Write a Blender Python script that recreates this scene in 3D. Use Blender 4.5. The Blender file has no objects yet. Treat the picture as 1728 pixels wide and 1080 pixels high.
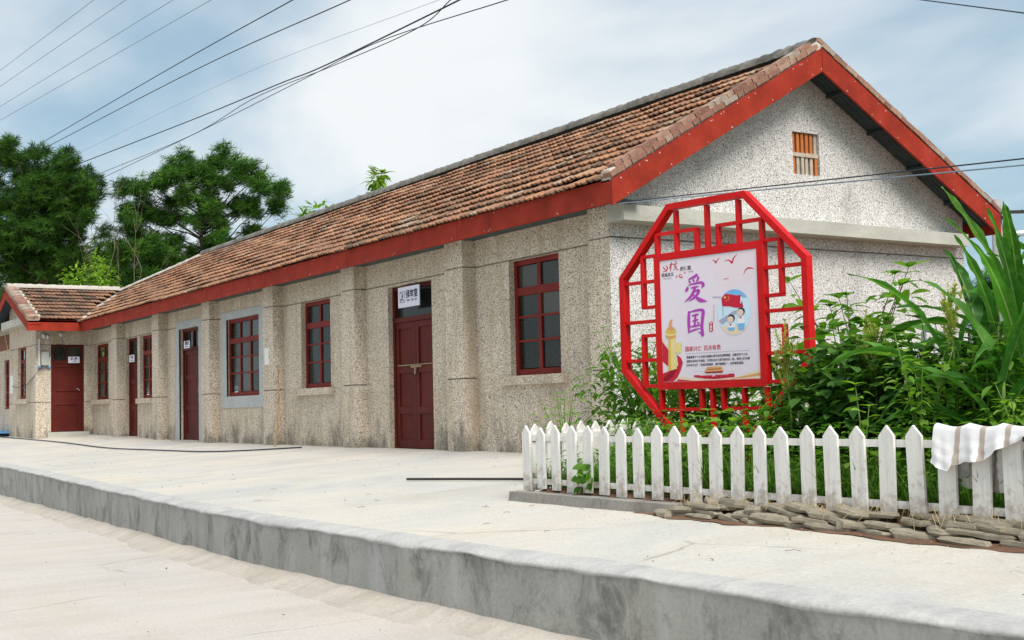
import bpy, math, random
import numpy as np
from mathutils import Vector, Matrix, Euler
random.seed(7)
R = math.radians
scene = bpy.context.scene
COL = scene.collection

# ------------------------------------------------------------------ camera, sky, sun, exposure
cam_d = bpy.data.cameras.new("camera"); cam = bpy.data.objects.new("camera", cam_d); COL.objects.link(cam)
cam_d.sensor_width = 36.0; cam_d.lens = 2178.113 / 1728 * 36; cam_d.clip_end = 4000; cam_d.clip_start = 0.05
def cam_matrix(loc, yaw, pitch, roll):
    f = Vector((-math.sin(yaw) * math.cos(pitch), math.cos(yaw) * math.cos(pitch), math.sin(pitch)))
    r = f.cross(Vector((0, 0, 1))).normalized(); u = r.cross(f)
    c, s = math.cos(roll), math.sin(roll)
    r2 = c * r + s * u; u2 = -s * r + c * u
    m = Matrix((r2, u2, -f)).transposed().to_4x4(); m.translation = loc
    return m
CAM = Vector((11.858, -8.584, 0.585))
cam.matrix_world = cam_matrix(CAM, R(57.705), R(3.823), R(-1.326))
scene.camera = cam

SUN_EL, SUN_AZ = R(50), R(97)          # azimuth measured clockwise from +Y
world = bpy.data.worlds.new("World"); scene.world = world; world.use_nodes = True
wn = world.node_tree.nodes; wl = world.node_tree.links; wn.clear()
w_out = wn.new("ShaderNodeOutputWorld"); w_bg = wn.new("ShaderNodeBackground")
sky = wn.new("ShaderNodeTexSky"); sky.sky_type = 'NISHITA'; sky.sun_disc = False
sky.sun_elevation = SUN_EL; sky.sun_rotation = SUN_AZ; sky.dust_density = 0.4; sky.ozone_density = 1.0
tc = wn.new("ShaderNodeTexCoord"); sep = wn.new("ShaderNodeSeparateXYZ"); wl.new(tc.outputs['Generated'], sep.inputs[0])
zz = wn.new("ShaderNodeMath"); zz.operation = 'MAXIMUM'; wl.new(sep.outputs['Z'], zz.inputs[0]); zz.inputs[1].default_value = 0.0
za = wn.new("ShaderNodeMath"); za.operation = 'ADD'; wl.new(zz.outputs[0], za.inputs[0]); za.inputs[1].default_value = 0.16
comb = wn.new("ShaderNodeCombineXYZ")
for i, ax in enumerate('XY'):
    dv = wn.new("ShaderNodeMath"); dv.operation = 'DIVIDE'; wl.new(sep.outputs[ax], dv.inputs[0]); wl.new(za.outputs[0], dv.inputs[1]); wl.new(dv.outputs[0], comb.inputs[i])
cl_map = wn.new("ShaderNodeMapping"); cl_map.inputs['Location'].default_value = (1.9, 2.9, 6.0); cl_map.inputs['Rotation'].default_value = (0, 0, R(35)); cl_map.inputs['Scale'].default_value = (0.75, 1.15, 1)
wl.new(comb.outputs[0], cl_map.inputs[0])
cn = wn.new("ShaderNodeTexNoise"); cn.inputs['Scale'].default_value = 1.05; cn.inputs['Detail'].default_value = 6; cn.inputs['Roughness'].default_value = 0.47; cn.inputs['Distortion'].default_value = 0.25
wl.new(cl_map.outputs[0], cn.inputs['Vector'])
cr = wn.new("ShaderNodeValToRGB"); cr.color_ramp.elements[0].position = 0.38; cr.color_ramp.elements[1].position = 0.67
cr.color_ramp.elements[0].color = (0.06, 0.06, 0.06, 1); cr.color_ramp.elements[1].color = (1, 1, 1, 1); cr.color_ramp.interpolation = 'EASE'
wl.new(cn.outputs['Fac'], cr.inputs[0])
cmix = wn.new("ShaderNodeMix"); cmix.data_type = 'RGBA'; wl.new(cr.outputs[0], cmix.inputs['Factor'])
stint = wn.new('ShaderNodeMix'); stint.data_type = 'RGBA'; stint.blend_type = 'MULTIPLY'; stint.inputs['Factor'].default_value = 1; stint.inputs['B'].default_value = (.92, 1.12, 1.05, 1); wl.new(sky.outputs[0], stint.inputs['A']); veil = wn.new('ShaderNodeMix'); veil.data_type = 'RGBA'; veil.inputs['Factor'].default_value = .72; wl.new(stint.outputs['Result'], veil.inputs['A']); veil.inputs['B'].default_value = (2.7, 4.0, 5.1, 1); wl.new(veil.outputs['Result'], cmix.inputs['A']); cmix.inputs['B'].default_value = (7.2, 7.5, 7.65, 1)
wl.new(cmix.outputs['Result'], w_bg.inputs[0]); w_bg.inputs[1].default_value = 0.092
wl.new(w_bg.outputs[0], w_out.inputs[0])

sun_d = bpy.data.lights.new("sun", 'SUN'); sun_d.energy = 3.0; sun_d.angle = R(30); sun_d.color = (1.0, 0.96, 0.90)
sun = bpy.data.objects.new("sun", sun_d); COL.objects.link(sun)
sdir = Vector((math.sin(SUN_AZ) * math.cos(SUN_EL), math.cos(SUN_AZ) * math.cos(SUN_EL), math.sin(SUN_EL)))
sun.rotation_euler = (-sdir).to_track_quat('-Z', 'Y').to_euler()
vs = scene.view_settings; vs.view_transform = 'Standard'; vs.look = 'None'; vs.gamma = 1; vs.exposure = 0.45
scene.cycles.max_bounces = 6; scene.cycles.transparent_max_bounces = 8

# ------------------------------------------------------------------ materials
MAT = {}
class N:                                                    # little node helper
    def __init__(s, name):
        s.m = bpy.data.materials.new(name); s.m.use_nodes = True; MAT[name] = s.m
        s.t = s.m.node_tree; s.b = s.t.nodes['Principled BSDF']; s.o = s.t.nodes['Material Output']
        s.b.inputs['Specular IOR Level'].default_value = 0.18
    def new(s, k, **kw):
        n = s.t.nodes.new(k)
        for a, b in kw.items(): setattr(n, a, b)
        return n
    def ln(s, a, b): s.t.links.new(a, b)
    def co(s, scale=(1, 1, 1), rot=(0, 0, 0)):
        c = s.new('ShaderNodeTexCoord'); mp = s.new('ShaderNodeMapping'); mp.inputs['Scale'].default_value = scale; mp.inputs['Rotation'].default_value = rot
        s.ln(c.outputs['Object'], mp.inputs[0]); return mp.outputs[0]
    def noise(s, vec, scale, detail=4, rough=0.55, dist=0.0):
        n = s.new('ShaderNodeTexNoise'); n.inputs['Scale'].default_value = scale; n.inputs['Detail'].default_value = detail
        n.inputs['Roughness'].default_value = rough; n.inputs['Distortion'].default_value = dist
        s.ln(vec, n.inputs['Vector']); return n.outputs['Fac']
    def ramp(s, fac, stops, interp='LINEAR'):
        r = s.new('ShaderNodeValToRGB'); e = r.color_ramp.elements; r.color_ramp.interpolation = interp
        while len(e) < len(stops): e.new(0.5)
        for el, (p, c) in zip(e, stops):
            el.position = p; el.color = (*c, 1) if not isinstance(c, (int, float)) else (c, c, c, 1)
        s.ln(fac, r.inputs[0]); return r.outputs[0]
    def mix(s, fac, a, b, mode='MIX'):
        x = s.new('ShaderNodeMix'); x.data_type = 'RGBA'; x.blend_type = mode
        for k, v in (('Factor', fac), ('A', a), ('B', b)):
            if isinstance(v, (int, float)): x.inputs[k].default_value = v if k == 'Factor' else (v, v, v, 1)
            elif isinstance(v, tuple): x.inputs[k].default_value = (*v, 1)
            else: s.ln(v, x.inputs[k])
        return x.outputs['Result']
    def bump(s, h, strength=0.3, dist=0.01):
        b = s.new('ShaderNodeBump'); b.inputs['Strength'].default_value = strength; b.inputs['Distance'].default_value = dist
        s.ln(h, b.inputs['Height']); s.ln(b.outputs[0], s.b.inputs['Normal']); return b
    def attr(s, name):
        a = s.new('ShaderNodeAttribute'); a.attribute_name = name; return a.outputs['Fac']
    def base(s, c, rough=0.8):
        if isinstance(c, tuple): s.b.inputs['Base Color'].default_value = (*c, 1)
        else: s.ln(c, s.b.inputs['Base Color'])
        s.b.inputs['Roughness'].default_value = rough

def m_pebble(name, tint, tan):
    n = N(name); v = n.co()
    vo = n.new('ShaderNodeTexVoronoi'); vo.inputs['Scale'].default_value = 105; n.ln(v, vo.inputs['Vector'])
    sp = n.new('ShaderNodeSeparateColor'); n.ln(vo.outputs['Color'], sp.inputs[0])
    c = n.ramp(sp.outputs[0], [(0, (.09, .08, .072)), (.14, (.22, .195, .17)), (.23, (.53, .505, .47)), (.6, (.72, .70, .675)), (.85, (.84, .825, .805)), (1, (.93, .92, .91))])
    c = n.mix(1.0, c, tint, 'MULTIPLY')
    big = n.noise(n.co((.9, .9, .35)), 1.5, 6, .65)
    c = n.mix(n.ramp(big, [(.55, 0.0), (.75, .42)]), c, (.12, .10, .075))
    st = n.noise(n.co((2.2, 2.2, .25)), 2.4, 5, .6)
    c = n.mix(n.ramp(st, [(.46, 0.0), (.72, tan)]), c, (.40, .31, .19))
    g = n.new('ShaderNodeNewGeometry'); sx = n.new('ShaderNodeSeparateXYZ'); n.ln(g.outputs['Position'], sx.inputs[0])
    mo = n.noise(n.co((1.4, 1.4, .8)), 2.1, 8, .7); low = n.ramp(sx.outputs['Z'], [(.0, .27), (.7, 0.0)]); ad = n.new('ShaderNodeMath'); ad.operation = 'ADD'; n.ln(mo, ad.inputs[0]); n.ln(low, ad.inputs[1])
    c = n.mix(n.ramp(ad.outputs[0], [(.66, 0.0), (.82, .62)]), c, (.09, .085, .065))          # mould patches that grow up from the damp foot of the wall
    n.base(c, .95); n.b.inputs['Specular IOR Level'].default_value = .1; n.bump(vo.outputs['Distance'], .6, .008)
m_pebble('pebble_dash', (1.0, .995, .99), .12)
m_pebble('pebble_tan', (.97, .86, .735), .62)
n = N('joint_dirt'); f = n.noise(n.co(), 9, 5, .6); n.base(n.ramp(f, [(.3, (.13, .11, .085)), (.6, (.34, .30, .245))]), .95)
def m_concrete(name, a, b, c3, scale=1.0, streak=False, rough=.9, crack=False):
    n = N(name); v = n.co()
    f1 = n.noise(v, .55 * scale, 8, .62, .4); f2 = n.noise(n.co((3.0, .6, 3.0)), .8 * scale, 6, .6); f3 = n.noise(v, 45, 3, .6)
    c = n.ramp(f1, [(.3, a), (.5, b), (.72, c3)])
    c = n.mix(n.ramp(f2, [(.45, 0.0), (.75, .5)]), c, tuple(x * .72 for x in c3))
    c = n.mix(.35, c, n.ramp(f3, [(.3, .55), (.7, 1.1)]), 'MULTIPLY')
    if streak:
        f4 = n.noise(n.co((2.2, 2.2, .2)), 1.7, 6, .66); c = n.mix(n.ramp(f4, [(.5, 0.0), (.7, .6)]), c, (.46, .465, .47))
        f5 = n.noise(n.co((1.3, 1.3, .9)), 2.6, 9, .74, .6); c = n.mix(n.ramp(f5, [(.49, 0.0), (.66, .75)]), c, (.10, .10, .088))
    if crack:
        wv = n.new('ShaderNodeMix'); wv.data_type = 'VECTOR'; wv.inputs['Factor'].default_value = .22; nz = n.new('ShaderNodeTexNoise'); nz.inputs['Scale'].default_value = 1.6; nz.inputs['Detail'].default_value = 6; n.ln(v, nz.inputs['Vector']); n.ln(v, wv.inputs['A']); n.ln(nz.outputs['Color'], wv.inputs['B'])
        vo = n.new('ShaderNodeTexVoronoi'); vo.feature = 'DISTANCE_TO_EDGE'; vo.inputs['Scale'].default_value = .42; n.ln(wv.outputs['Result'], vo.inputs['Vector'])
        ck = n.ramp(vo.outputs['Distance'], [(.0, 1.0), (.0065, 0.0)]); gate = n.ramp(n.noise(v, .9, 3, .5), [(.50, 0.0), (.60, .62)])
        c = n.mix(n.mix(1.0, ck, gate, 'MULTIPLY'), c, (.22, .19, .15))
        sp = n.ramp(n.noise(v, 26, 2, .5), [(.70, 0.0), (.76, .45)]); c = n.mix(sp, c, (.30, .25, .19))
        bl = n.ramp(n.noise(n.co((.5, 1.2, 1)), 1.1, 7, .68, .8), [(.54, 0.0), (.74, .42)]); c = n.mix(bl, c, (.44, .38, .30))
    n.base(c, rough); h = n.noise(v, 9, 8, .7); n.bump(h, .35, .02)
m_concrete('platform_concrete', (.47, .47, .47), (.58, .552, .50), (.64, .58, .475), crack=True)
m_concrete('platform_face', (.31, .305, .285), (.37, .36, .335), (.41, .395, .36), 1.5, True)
m_concrete('platform_lip', (.44, .435, .42), (.53, .515, .49), (.40, .395, .38), 3.2)
m_concrete('road_concrete', (.50, .465, .43), (.56, .515, .47), (.575, .51, .445), 1.0, crack=True)
m_concrete('fillet_mortar', (.47, .42, .36), (.52, .47, .41), (.42, .37, .31), 2.6)
m_concrete('cement_beam', (.50, .49, .42), (.56, .55, .48), (.44, .43, .36), 1.6)
m_concrete('grey_plaster', (.46, .48, .48), (.50, .52, .52), (.44, .46, .46), 2.5)
m_concrete('ridge_mortar', (.085, .08, .07), (.17, .16, .14), (.31, .285, .25), 9)
m_concrete('pale_mortar', (.50, .45, .38), (.56, .52, .46), (.42, .34, .27), 4)
m_concrete('pole_concrete', (.34, .33, .31), (.38, .37, .35), (.30, .29, .28), 3)
m_concrete('kerb_concrete', (.26, .25, .23), (.32, .30, .27), (.24, .22, .19), 4)
m_concrete('stone', (.25, .21, .15), (.38, .33, .25), (.19, .165, .13), 9)
def m_paint(name, col, rough=.45, wear=.12, dark=.6, scale=3.0):
    n = N(name); v = n.co()
    f = n.noise(v, scale, 6, .6); c = n.ramp(f, [(.3, tuple(x * dark for x in col)), (.55, col), (.8, tuple(min(1, x * 1.15 + .01) for x in col))])
    f2 = n.noise(v, 28, 5, .7); c = n.mix(n.ramp(f2, [(.62, 0.0), (.72, wear)]), c, (.45, .38, .33))
    f3 = n.noise(n.co((9, 9, .5)), 2.5, 4, .6); c = n.mix(n.ramp(f3, [(.5, 0.0), (.8, .25)]), c, tuple(x * .55 for x in col))
    n.base(c, rough); n.bump(f2, .12, .004); n.b.inputs['Specular IOR Level'].default_value = .2
m_paint('fascia_red', (.34, .032, .015), .78, .2, .68)
m_paint('door_maroon', (.105, .012, .008), .6, .18, .65, 1.8)
m_paint('window_red', (.19, .018, .012), .6, .10, .75)
m_paint('lattice_red', (.62, .006, .007), .48, .10, .82)
def m_plain(name, col, rough=.6, metal=0.0, var=.15, scale=6):
    n = N(name); f = n.noise(n.co(), scale, 5, .6)
    n.base(n.ramp(f, [(.25, tuple(x * (1 - var) for x in col)), (.75, tuple(min(1, x * (1 + var)) for x in col))]), rough); n.b.inputs['Metallic'].default_value = metal
m_plain('soffit_tin', (.055, .075, .08), .5, .25, .3)
m_plain('roof_deck', (.09, .06, .045), .9)
m_plain('wire_dark', (.03, .035, .05), .5)
m_plain('wire_pale', (.26, .32, .4), .5)
m_plain('iron', (.06, .055, .05), .6, .4)
m_plain('steel_bar', (.36, .38, .4), .45, .5)
m_plain('brass', (.34, .25, .16), .6, .2)
m_plain('nail_head', (.55, .5, .45), .6)
m_plain('white_plastic', (.78, .79, .8), .4, 0, .04)
m_plain('porcelain', (.75, .76, .76), .2, 0, .05)
m_plain('blue_plastic', (.06, .3, .62), .35, 0, .3)
m_plain('meter_grey', (.42, .45, .42), .5)
m_plain('paper', (.75, .75, .72), .8, 0, .06)
m_plain('bamboo', (.42, .28, .15), .6, 0, .3)
m_plain('driftwood', (.13, .10, .08), .85, 0, .4)
m_plain('straw', (.50, .38, .19), .8, 0, .25)
m_plain('hollow_brick', (.52, .17, .055), .85, 0, .2, 14)
m_plain('pale_brick', (.50, .42, .33), .9, 0, .25, 14)
m_plain('dark_void', (.02, .016, .014), .9)
m_plain('curtain', (.40, .40, .38), .9, 0, .2)
n = N('soil'); f = n.noise(n.co(), 3, 8, .7); n.base(n.ramp(f, [(.3, (.10, .055, .035)), (.55, (.19, .105, .065)), (.8, (.27, .17, .11))]), .95); n.bump(f, .7, .05)
n = N('ground_far'); f = n.noise(n.co(), .12, 8, .7); n.base(n.ramp(f, [(.3, (.05, .07, .025)), (.55, (.09, .10, .04)), (.8, (.2, .16, .10))]), .95)
# roof tile: colour per tile from the attribute, plus dark lichen patches of their own
n = N('roof_tile'); a = n.attr('rnd'); v = n.co()
c = n.ramp(a, [(0, (.13, .09, .065)), (.16, (.21, .13, .085)), (.35, (.31, .165, .105)), (.6, (.365, .19, .115)), (.8, (.44, .215, .115)), (.93, (.43, .27, .165)), (1, (.40, .30, .215))])
g = n.new('ShaderNodeNewGeometry'); mp = n.new('ShaderNodeMapping'); n.ln(g.outputs['Position'], mp.inputs[0])
f = n.noise(mp.outputs[0], .8, 7, .7); c = n.mix(n.ramp(f, [(.50, 0.0), (.68, .62)]), c, (.075, .058, .045))
f2 = n.noise(mp.outputs[0], 30, 5, .7); c = n.mix(.55, c, n.ramp(f2, [(.3, .4), (.7, 1.25)]), 'MULTIPLY')
n.base(c, .88); n.bump(f2, .4, .008)
n = N('verge_brick'); a = n.attr('rnd'); v = n.co(); f2 = n.noise(v, 22, 5, .7)
c = n.ramp(a, [(0, (.22, .10, .07)), (.35, (.33, .17, .12)), (.7, (.40, .25, .18)), (1, (.36, .30, .24))])
c = n.mix(n.ramp(f2, [(.5, 0.0), (.75, .6)]), c, (.42, .35, .29)); f3 = n.noise(v, 9, 4, .6); c = n.mix(n.ramp(f3, [(.48, 0.0), (.66, .75)]), c, (.10, .085, .075)); n.base(c, .92); n.bump(f2, .5, .01)
n = N('red_brick_wall'); f = n.noise(n.co(), 12, 5, .6); n.base(n.ramp(f, [(.3, (.16, .07, .045)), (.7, (.28, .13, .09))]), .9)
# glass: dark reflective panes
n = N('glass'); n.base((.012, .018, .02), .06); n.b.inputs['Specular IOR Level'].default_value = .5; n.b.inputs['Alpha'].default_value = .72
f = n.noise(n.co((1, 1, .6)), 14, 5, .7); n.ln(n.ramp(f, [(.4, .04), (.75, .3)]), n.b.inputs['Roughness'])
oi = n.new('ShaderNodeObjectInfo'); n.ln(n.ramp(oi.outputs['Random'], [(0, .35), (1, .85)]), n.b.inputs['Alpha']); n.ln(n.ramp(oi.outputs['Random'], [(0, (.01, .014, .014)), (.6, (.022, .026, .024)), (1, (.06, .055, .045))]), n.b.inputs['Base Color'])
n = N('fence_white'); f = n.noise(n.co((14, 14, 1.2)), 2.2, 6, .65); c = n.ramp(f, [(.3, (.62, .58, .54)), (.5, (.76, .735, .70)), (.8, (.80, .78, .755))])
f2 = n.noise(n.co((3, 3, 5)), 3.2, 4, .5); c = n.mix(n.ramp(f2, [(.63, 0.0), (.74, .5)]), c, (.42, .37, .32))
g = n.new('ShaderNodeNewGeometry'); sx = n.new('ShaderNodeSeparateXYZ'); n.ln(g.outputs['Position'], sx.inputs[0]); ad = n.new('ShaderNodeMath'); ad.operation = 'ADD'; n.ln(n.noise(n.co(), 14, 6, .7), ad.inputs[0]); n.ln(n.ramp(sx.outputs['Z'], [(0, .16), (.12, 0.0)]), ad.inputs[1])
c = n.mix(n.ramp(ad.outputs[0], [(.58, 0.0), (.76, .6)]), c, (.33, .24, .17)); n.base(c, .75)          # rain-splashed earth on the feet of the pickets; n.bump(f, .2, .004)
n = N('cloth'); a = n.attr('stripe'); n.base(n.mix(a, (.76, .74, .745), (.45, .38, .32)), .9)
# foliage: colour per leaf from the attribute, light passes through
def m_leaf(name, cols, trans=.35, rough=.5):
    n = N(name); a = n.attr('rnd'); c = n.ramp(a, [(i / (len(cols) - 1), x) for i, x in enumerate(cols)])
    oi = n.new('ShaderNodeObjectInfo'); c = n.mix(.5, c, n.ramp(oi.outputs['Random'], [(0, .55), (1, 1.3)]), 'MULTIPLY')
    lf = n.noise(n.co(), 16, 4, .6); c = n.mix(n.ramp(lf, [(.5, 0.0), (.8, .5)]), c, tuple(min(1, q * 1.5 + .03) for q in cols[-1])); c = n.mix(.4, c, n.ramp(n.noise(n.co((1, 1, 1)), 5, 3, .5), [(.3, .6), (.7, 1.25)]), 'MULTIPLY')
    n.base(c, rough); n.b.inputs['Specular IOR Level'].default_value = .12
    tr = n.new('ShaderNodeBsdfTranslucent'); n.ln(n.mix(1.0, c, (1.3, 1.5, .5), 'MULTIPLY'), tr.inputs[0])
    mx = n.new('ShaderNodeMixShader'); mx.inputs[0].default_value = trans; n.ln(n.b.outputs[0], mx.inputs[1]); n.ln(tr.outputs[0], mx.inputs[2]); n.ln(mx.outputs[0], n.o.inputs[0])
m_leaf('leaf_mid', [(.06, .17, .02), (.125, .28, .035), (.20, .38, .055)], .45)
m_leaf('leaf_dark', [(.05, .14, .025), (.09, .215, .045), (.14, .29, .065)], .42)
m_leaf('leaf_bright', [(.13, .28, .03), (.21, .38, .05), (.30, .46, .08)], .45)
m_leaf('leaf_corn', [(.04, .15, .02), (.07, .22, .03), (.13, .31, .06)], .35, .45)
m_leaf('leaf_rib', [(.22, .33, .12), (.28, .38, .15), (.34, .42, .2)], .3, .5)
m_leaf('grass_blade', [(.05, .13, .02), (.10, .22, .03), (.2, .32, .06)], .4)
m_leaf('seed_head', [(.26, .34, .07), (.40, .45, .12), (.50, .48, .18)], .3, .8)
m_leaf('pine_needle', [(.013, .046, .008), (.03, .095, .012), (.062, .16, .018), (.12, .25, .03)], .22, .55)
m_leaf('light_crown', [(.09, .19, .02), (.17, .30, .03), (.28, .38, .05)], .4)
m_plain('stem_green', (.14, .22, .05), .6, 0, .25)
m_plain('stem_brown', (.10, .07, .045), .8, 0, .3)
m_plain('bark', (.075, .055, .042), .9, 0, .35)
m_plain('dead_bark', (.21, .17, .125), .9, 0, .2)
m_plain('petal', (.72, .62, .72), .7, 0, .1); m_plain('petal_yellow', (.75, .5, .05), .7, 0, .1)
for nm, c in dict(print_lilac=(.80, .71, .79), print_pink=(.78, .55, .6), print_pinkwash=(.82, .70, .76), print_violet=(.46, .06, .46), print_red=(.58, .02, .05), print_darkred=(.30, .006, .02), print_black=(.03, .03, .05),
                  print_gold=(.72, .48, .10), print_goldlight=(.82, .68, .26), print_cream=(.82, .66, .50), print_orange=(.72, .36, .14), print_blue=(.20, .48, .80), print_skyblue=(.62, .78, .92), print_white=(.85, .86, .9),
                  print_skin=(.82, .60, .50), print_yellow=(.9, .66, .10), print_grey=(.38, .40, .52), sign_white=(.76, .75, .86), sign_black=(.02, .02, .06)).items():
    m_plain(nm, c, .35, 0, .02)

# ------------------------------------------------------------------ geometry helpers
ROOT = {}                                                   # object name -> world location of its root
class MB:
    def __init__(s): s.v = []; s.f = []; s.m = []; s.r = []
    def add(s, vs, fs, mi=0, rnd=None):
        o = len(s.v); s.v += [tuple(p) for p in vs]
        r = random.random() if rnd is None else rnd
        for f in fs: s.f.append(tuple(i + o for i in f)); s.m.append(mi); s.r.append(r)
        return s
    def box(s, x0, x1, y0, y1, z0, z1, mi=0, rnd=None):
        return s.add([(x0, y0, z0), (x1, y0, z0), (x1, y1, z0), (x0, y1, z0), (x0, y0, z1), (x1, y0, z1), (x1, y1, z1), (x0, y1, z1)],
                     [(0, 3, 2, 1), (4, 5, 6, 7), (0, 1, 5, 4), (1, 2, 6, 5), (2, 3, 7, 6), (3, 0, 4, 7)], mi, rnd)
    def hexa(s, p, mi=0):                                    # eight corners, bottom ring then top ring
        return s.add(p, [(0, 3, 2, 1), (4, 5, 6, 7), (0, 1, 5, 4), (1, 2, 6, 5), (2, 3, 7, 6), (3, 0, 4, 7)], mi)
    def prism(s, poly, d, mi=0):                             # polygon extruded along vector d
        n = len(poly); a = [Vector(p) for p in poly]; b = [p + Vector(d) for p in a]
        return s.add(a + b, [tuple(range(n))[::-1], tuple(range(n, 2 * n))] + [(i, (i + 1) % n, (i + 1) % n + n, i + n) for i in range(n)], mi)
    def bar(s, a, b, w, h, up=(0, 0, 1), mi=0):
        a, b = Vector(a), Vector(b); d = (b - a).normalized(); x = d.cross(Vector(up)).normalized() * w / 2; y = x.cross(d).normalized() * h / 2
        return s.hexa([a - x - y, a + x - y, a + x + y, a - x + y, b - x - y, b + x - y, b + x + y, b - x + y], mi)
    def tube(s, pts, rad, n=6, mi=0, cap=True):
        pts = [Vector(p) for p in pts]; L = len(pts)
        if not isinstance(rad, (list, tuple)): rad = [rad] * L
        vs = []
        for i, p in enumerate(pts):
            d = (pts[min(i + 1, L - 1)] - pts[max(i - 1, 0)]); d = d.normalized() if d.length > 1e-9 else Vector((0, 0, 1))
            x = d.cross(Vector((0, 0, 1)) if abs(d.z) < .9 else Vector((1, 0, 0))).normalized(); y = d.cross(x)
            vs += [p + (x * math.cos(6.28318 * k / n) + y * math.sin(6.28318 * k / n)) * rad[i] for k in range(n)]
        fs = [(i * n + k, i * n + (k + 1) % n, (i + 1) * n + (k + 1) % n, (i + 1) * n + k) for i in range(L - 1) for k in range(n)]
        if cap: fs += [tuple(range(n))[::-1], tuple(range((L - 1) * n, L * n))]
        return s.add(vs, fs, mi)
    def grid(s, rows, mi=0, closed=False):                   # list of equally long point rows
        n = len(rows[0]); vs = [p for r in rows for p in r]
        fs = [(i * n + k, i * n + (k + 1) % n, (i + 1) * n + (k + 1) % n, (i + 1) * n + k) for i in range(len(rows) - 1) for k in range(n if closed else n - 1)]
        return s.add(vs, fs, mi)
    def leaf(s, p, d, up, L, W, droop=.25, seg=3, mi=0, fold=.18, rnd=None, shape=None):
        p, d = Vector(p), Vector(d).normalized(); x = d.cross(Vector(up)); x = x.normalized() if x.length > 1e-6 else Vector((1, 0, 0)); nrm = x.cross(d)
        shape = shape or (.0, .85, 1, .6, 0) if seg == 4 else (0, 1, .75, 0) if seg == 3 else (0, 1, 0)
        vs = []; fs = []; ix = []
        for i in range(seg + 1):
            t = i / seg; c = p + d * (L * t) - nrm * (droop * L * t * t); w = shape[i] * W / 2
            if w < 1e-6: ix.append((len(vs),)); vs.append(c)
            else: ix.append((len(vs), len(vs) + 1, len(vs) + 2)); vs += [c - x * w + nrm * fold * w, c, c + x * w + nrm * fold * w]
        for a, b in zip(ix, ix[1:]):
            if len(a) == 1 and len(b) == 3: fs += [(a[0], b[1], b[0]), (a[0], b[2], b[1])]
            elif len(a) == 3 and len(b) == 1: fs += [(a[0], a[1], b[0]), (a[1], a[2], b[0])]
            elif len(a) == 3: fs += [(a[0], a[1], b[1], b[0]), (a[1], a[2], b[2], b[1])]
        return s.add(vs, fs, mi, rnd)
    def mesh(s, name, mats, org=(0, 0, 0), smooth=False):
        me = bpy.data.meshes.new(name); ox, oy, oz = org
        me.from_pydata([(x - ox, y - oy, z - oz) for x, y, z in s.v], [], s.f)
        for m in ([mats] if isinstance(mats, str) else mats): me.materials.append(MAT[m])
        me.polygons.foreach_set('material_index', s.m)
        at = me.attributes.new('rnd', 'FLOAT', 'FACE'); at.data.foreach_set('value', s.r)
        if smooth: me.polygons.foreach_set('use_smooth', [True] * len(s.f))
        me.update(); return me
    def build(s, name, mats, parent=None, smooth=False, **kw):
        org = ROOT[root_of(parent).name] if parent else (0, 0, 0)
        return link(name, s.mesh(name, mats, org, smooth), parent, **kw)
def root_of(o):
    while o.parent: o = o.parent
    return o
def link(name, me, parent=None, loc=(0, 0, 0), rot=(0, 0, 0), label=None, cat=None, group=None, kind=None):
    o = bpy.data.objects.new(name, me); COL.objects.link(o); o.location = loc; o.rotation_euler = rot
    if parent: o.parent = parent
    else: ROOT[o.name] = tuple(loc)
    tag(o, label, cat, group, kind); return o
def tag(o, label=None, cat=None, group=None, kind=None):
    if label: o['label'] = label
    if cat: o['category'] = cat
    if group: o['group'] = group
    if kind: o['kind'] = kind
    return o
def thing(name, loc, label, cat, group=None):
    return link(name, None, None, loc, (0, 0, 0), label, cat, group)
def text_mesh(body, size, mat, bold=0.0, align='CENTER', spacing=1.0, shear=0.0, name='lettering'):
    cu = bpy.data.curves.new(name, 'FONT'); cu.body = body; cu.size = size; cu.align_x = align; cu.align_y = 'CENTER'; cu.offset = bold; cu.space_character = spacing; cu.shear = shear; cu.resolution_u = 2
    ob = bpy.data.objects.new('tmp', cu); COL.objects.link(ob); dg = bpy.context.evaluated_depsgraph_get(); dg.update()
    me = bpy.data.meshes.new_from_object(ob.evaluated_get(dg)); bpy.data.objects.remove(ob); bpy.data.curves.remove(cu)
    me.name = name; me.materials.clear(); me.materials.append(MAT[mat]); return me
def catmull(pts, k=5):
    P = [Vector(p) for p in pts]; P = [P[0] * 2 - P[1]] + P + [P[-1] * 2 - P[-2]]; out = []
    for i in range(1, len(P) - 2):
        for j in range(k):
            t = j / k; a, b, c, d = P[i - 1:i + 3]
            out.append(.5 * ((2 * b) + (c - a) * t + (2 * a - 5 * b + 4 * c - d) * t * t + (3 * b - a - 3 * c + d) * t ** 3))
    return out + [P[-2]]
def hsh(*a):
    x = math.sin(sum(v * k for v, k in zip(a, (12.9898, 78.233, 37.719)))) * 43758.5453; return x - math.floor(x)
def wob(x, s=1.0, seed=0.0): return math.sin(x * 1.7 * s + seed) * .5 + math.sin(x * 4.1 * s + seed * 2.3) * .3 + math.sin(x * 9.7 * s + seed * 5.1) * .2

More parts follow.
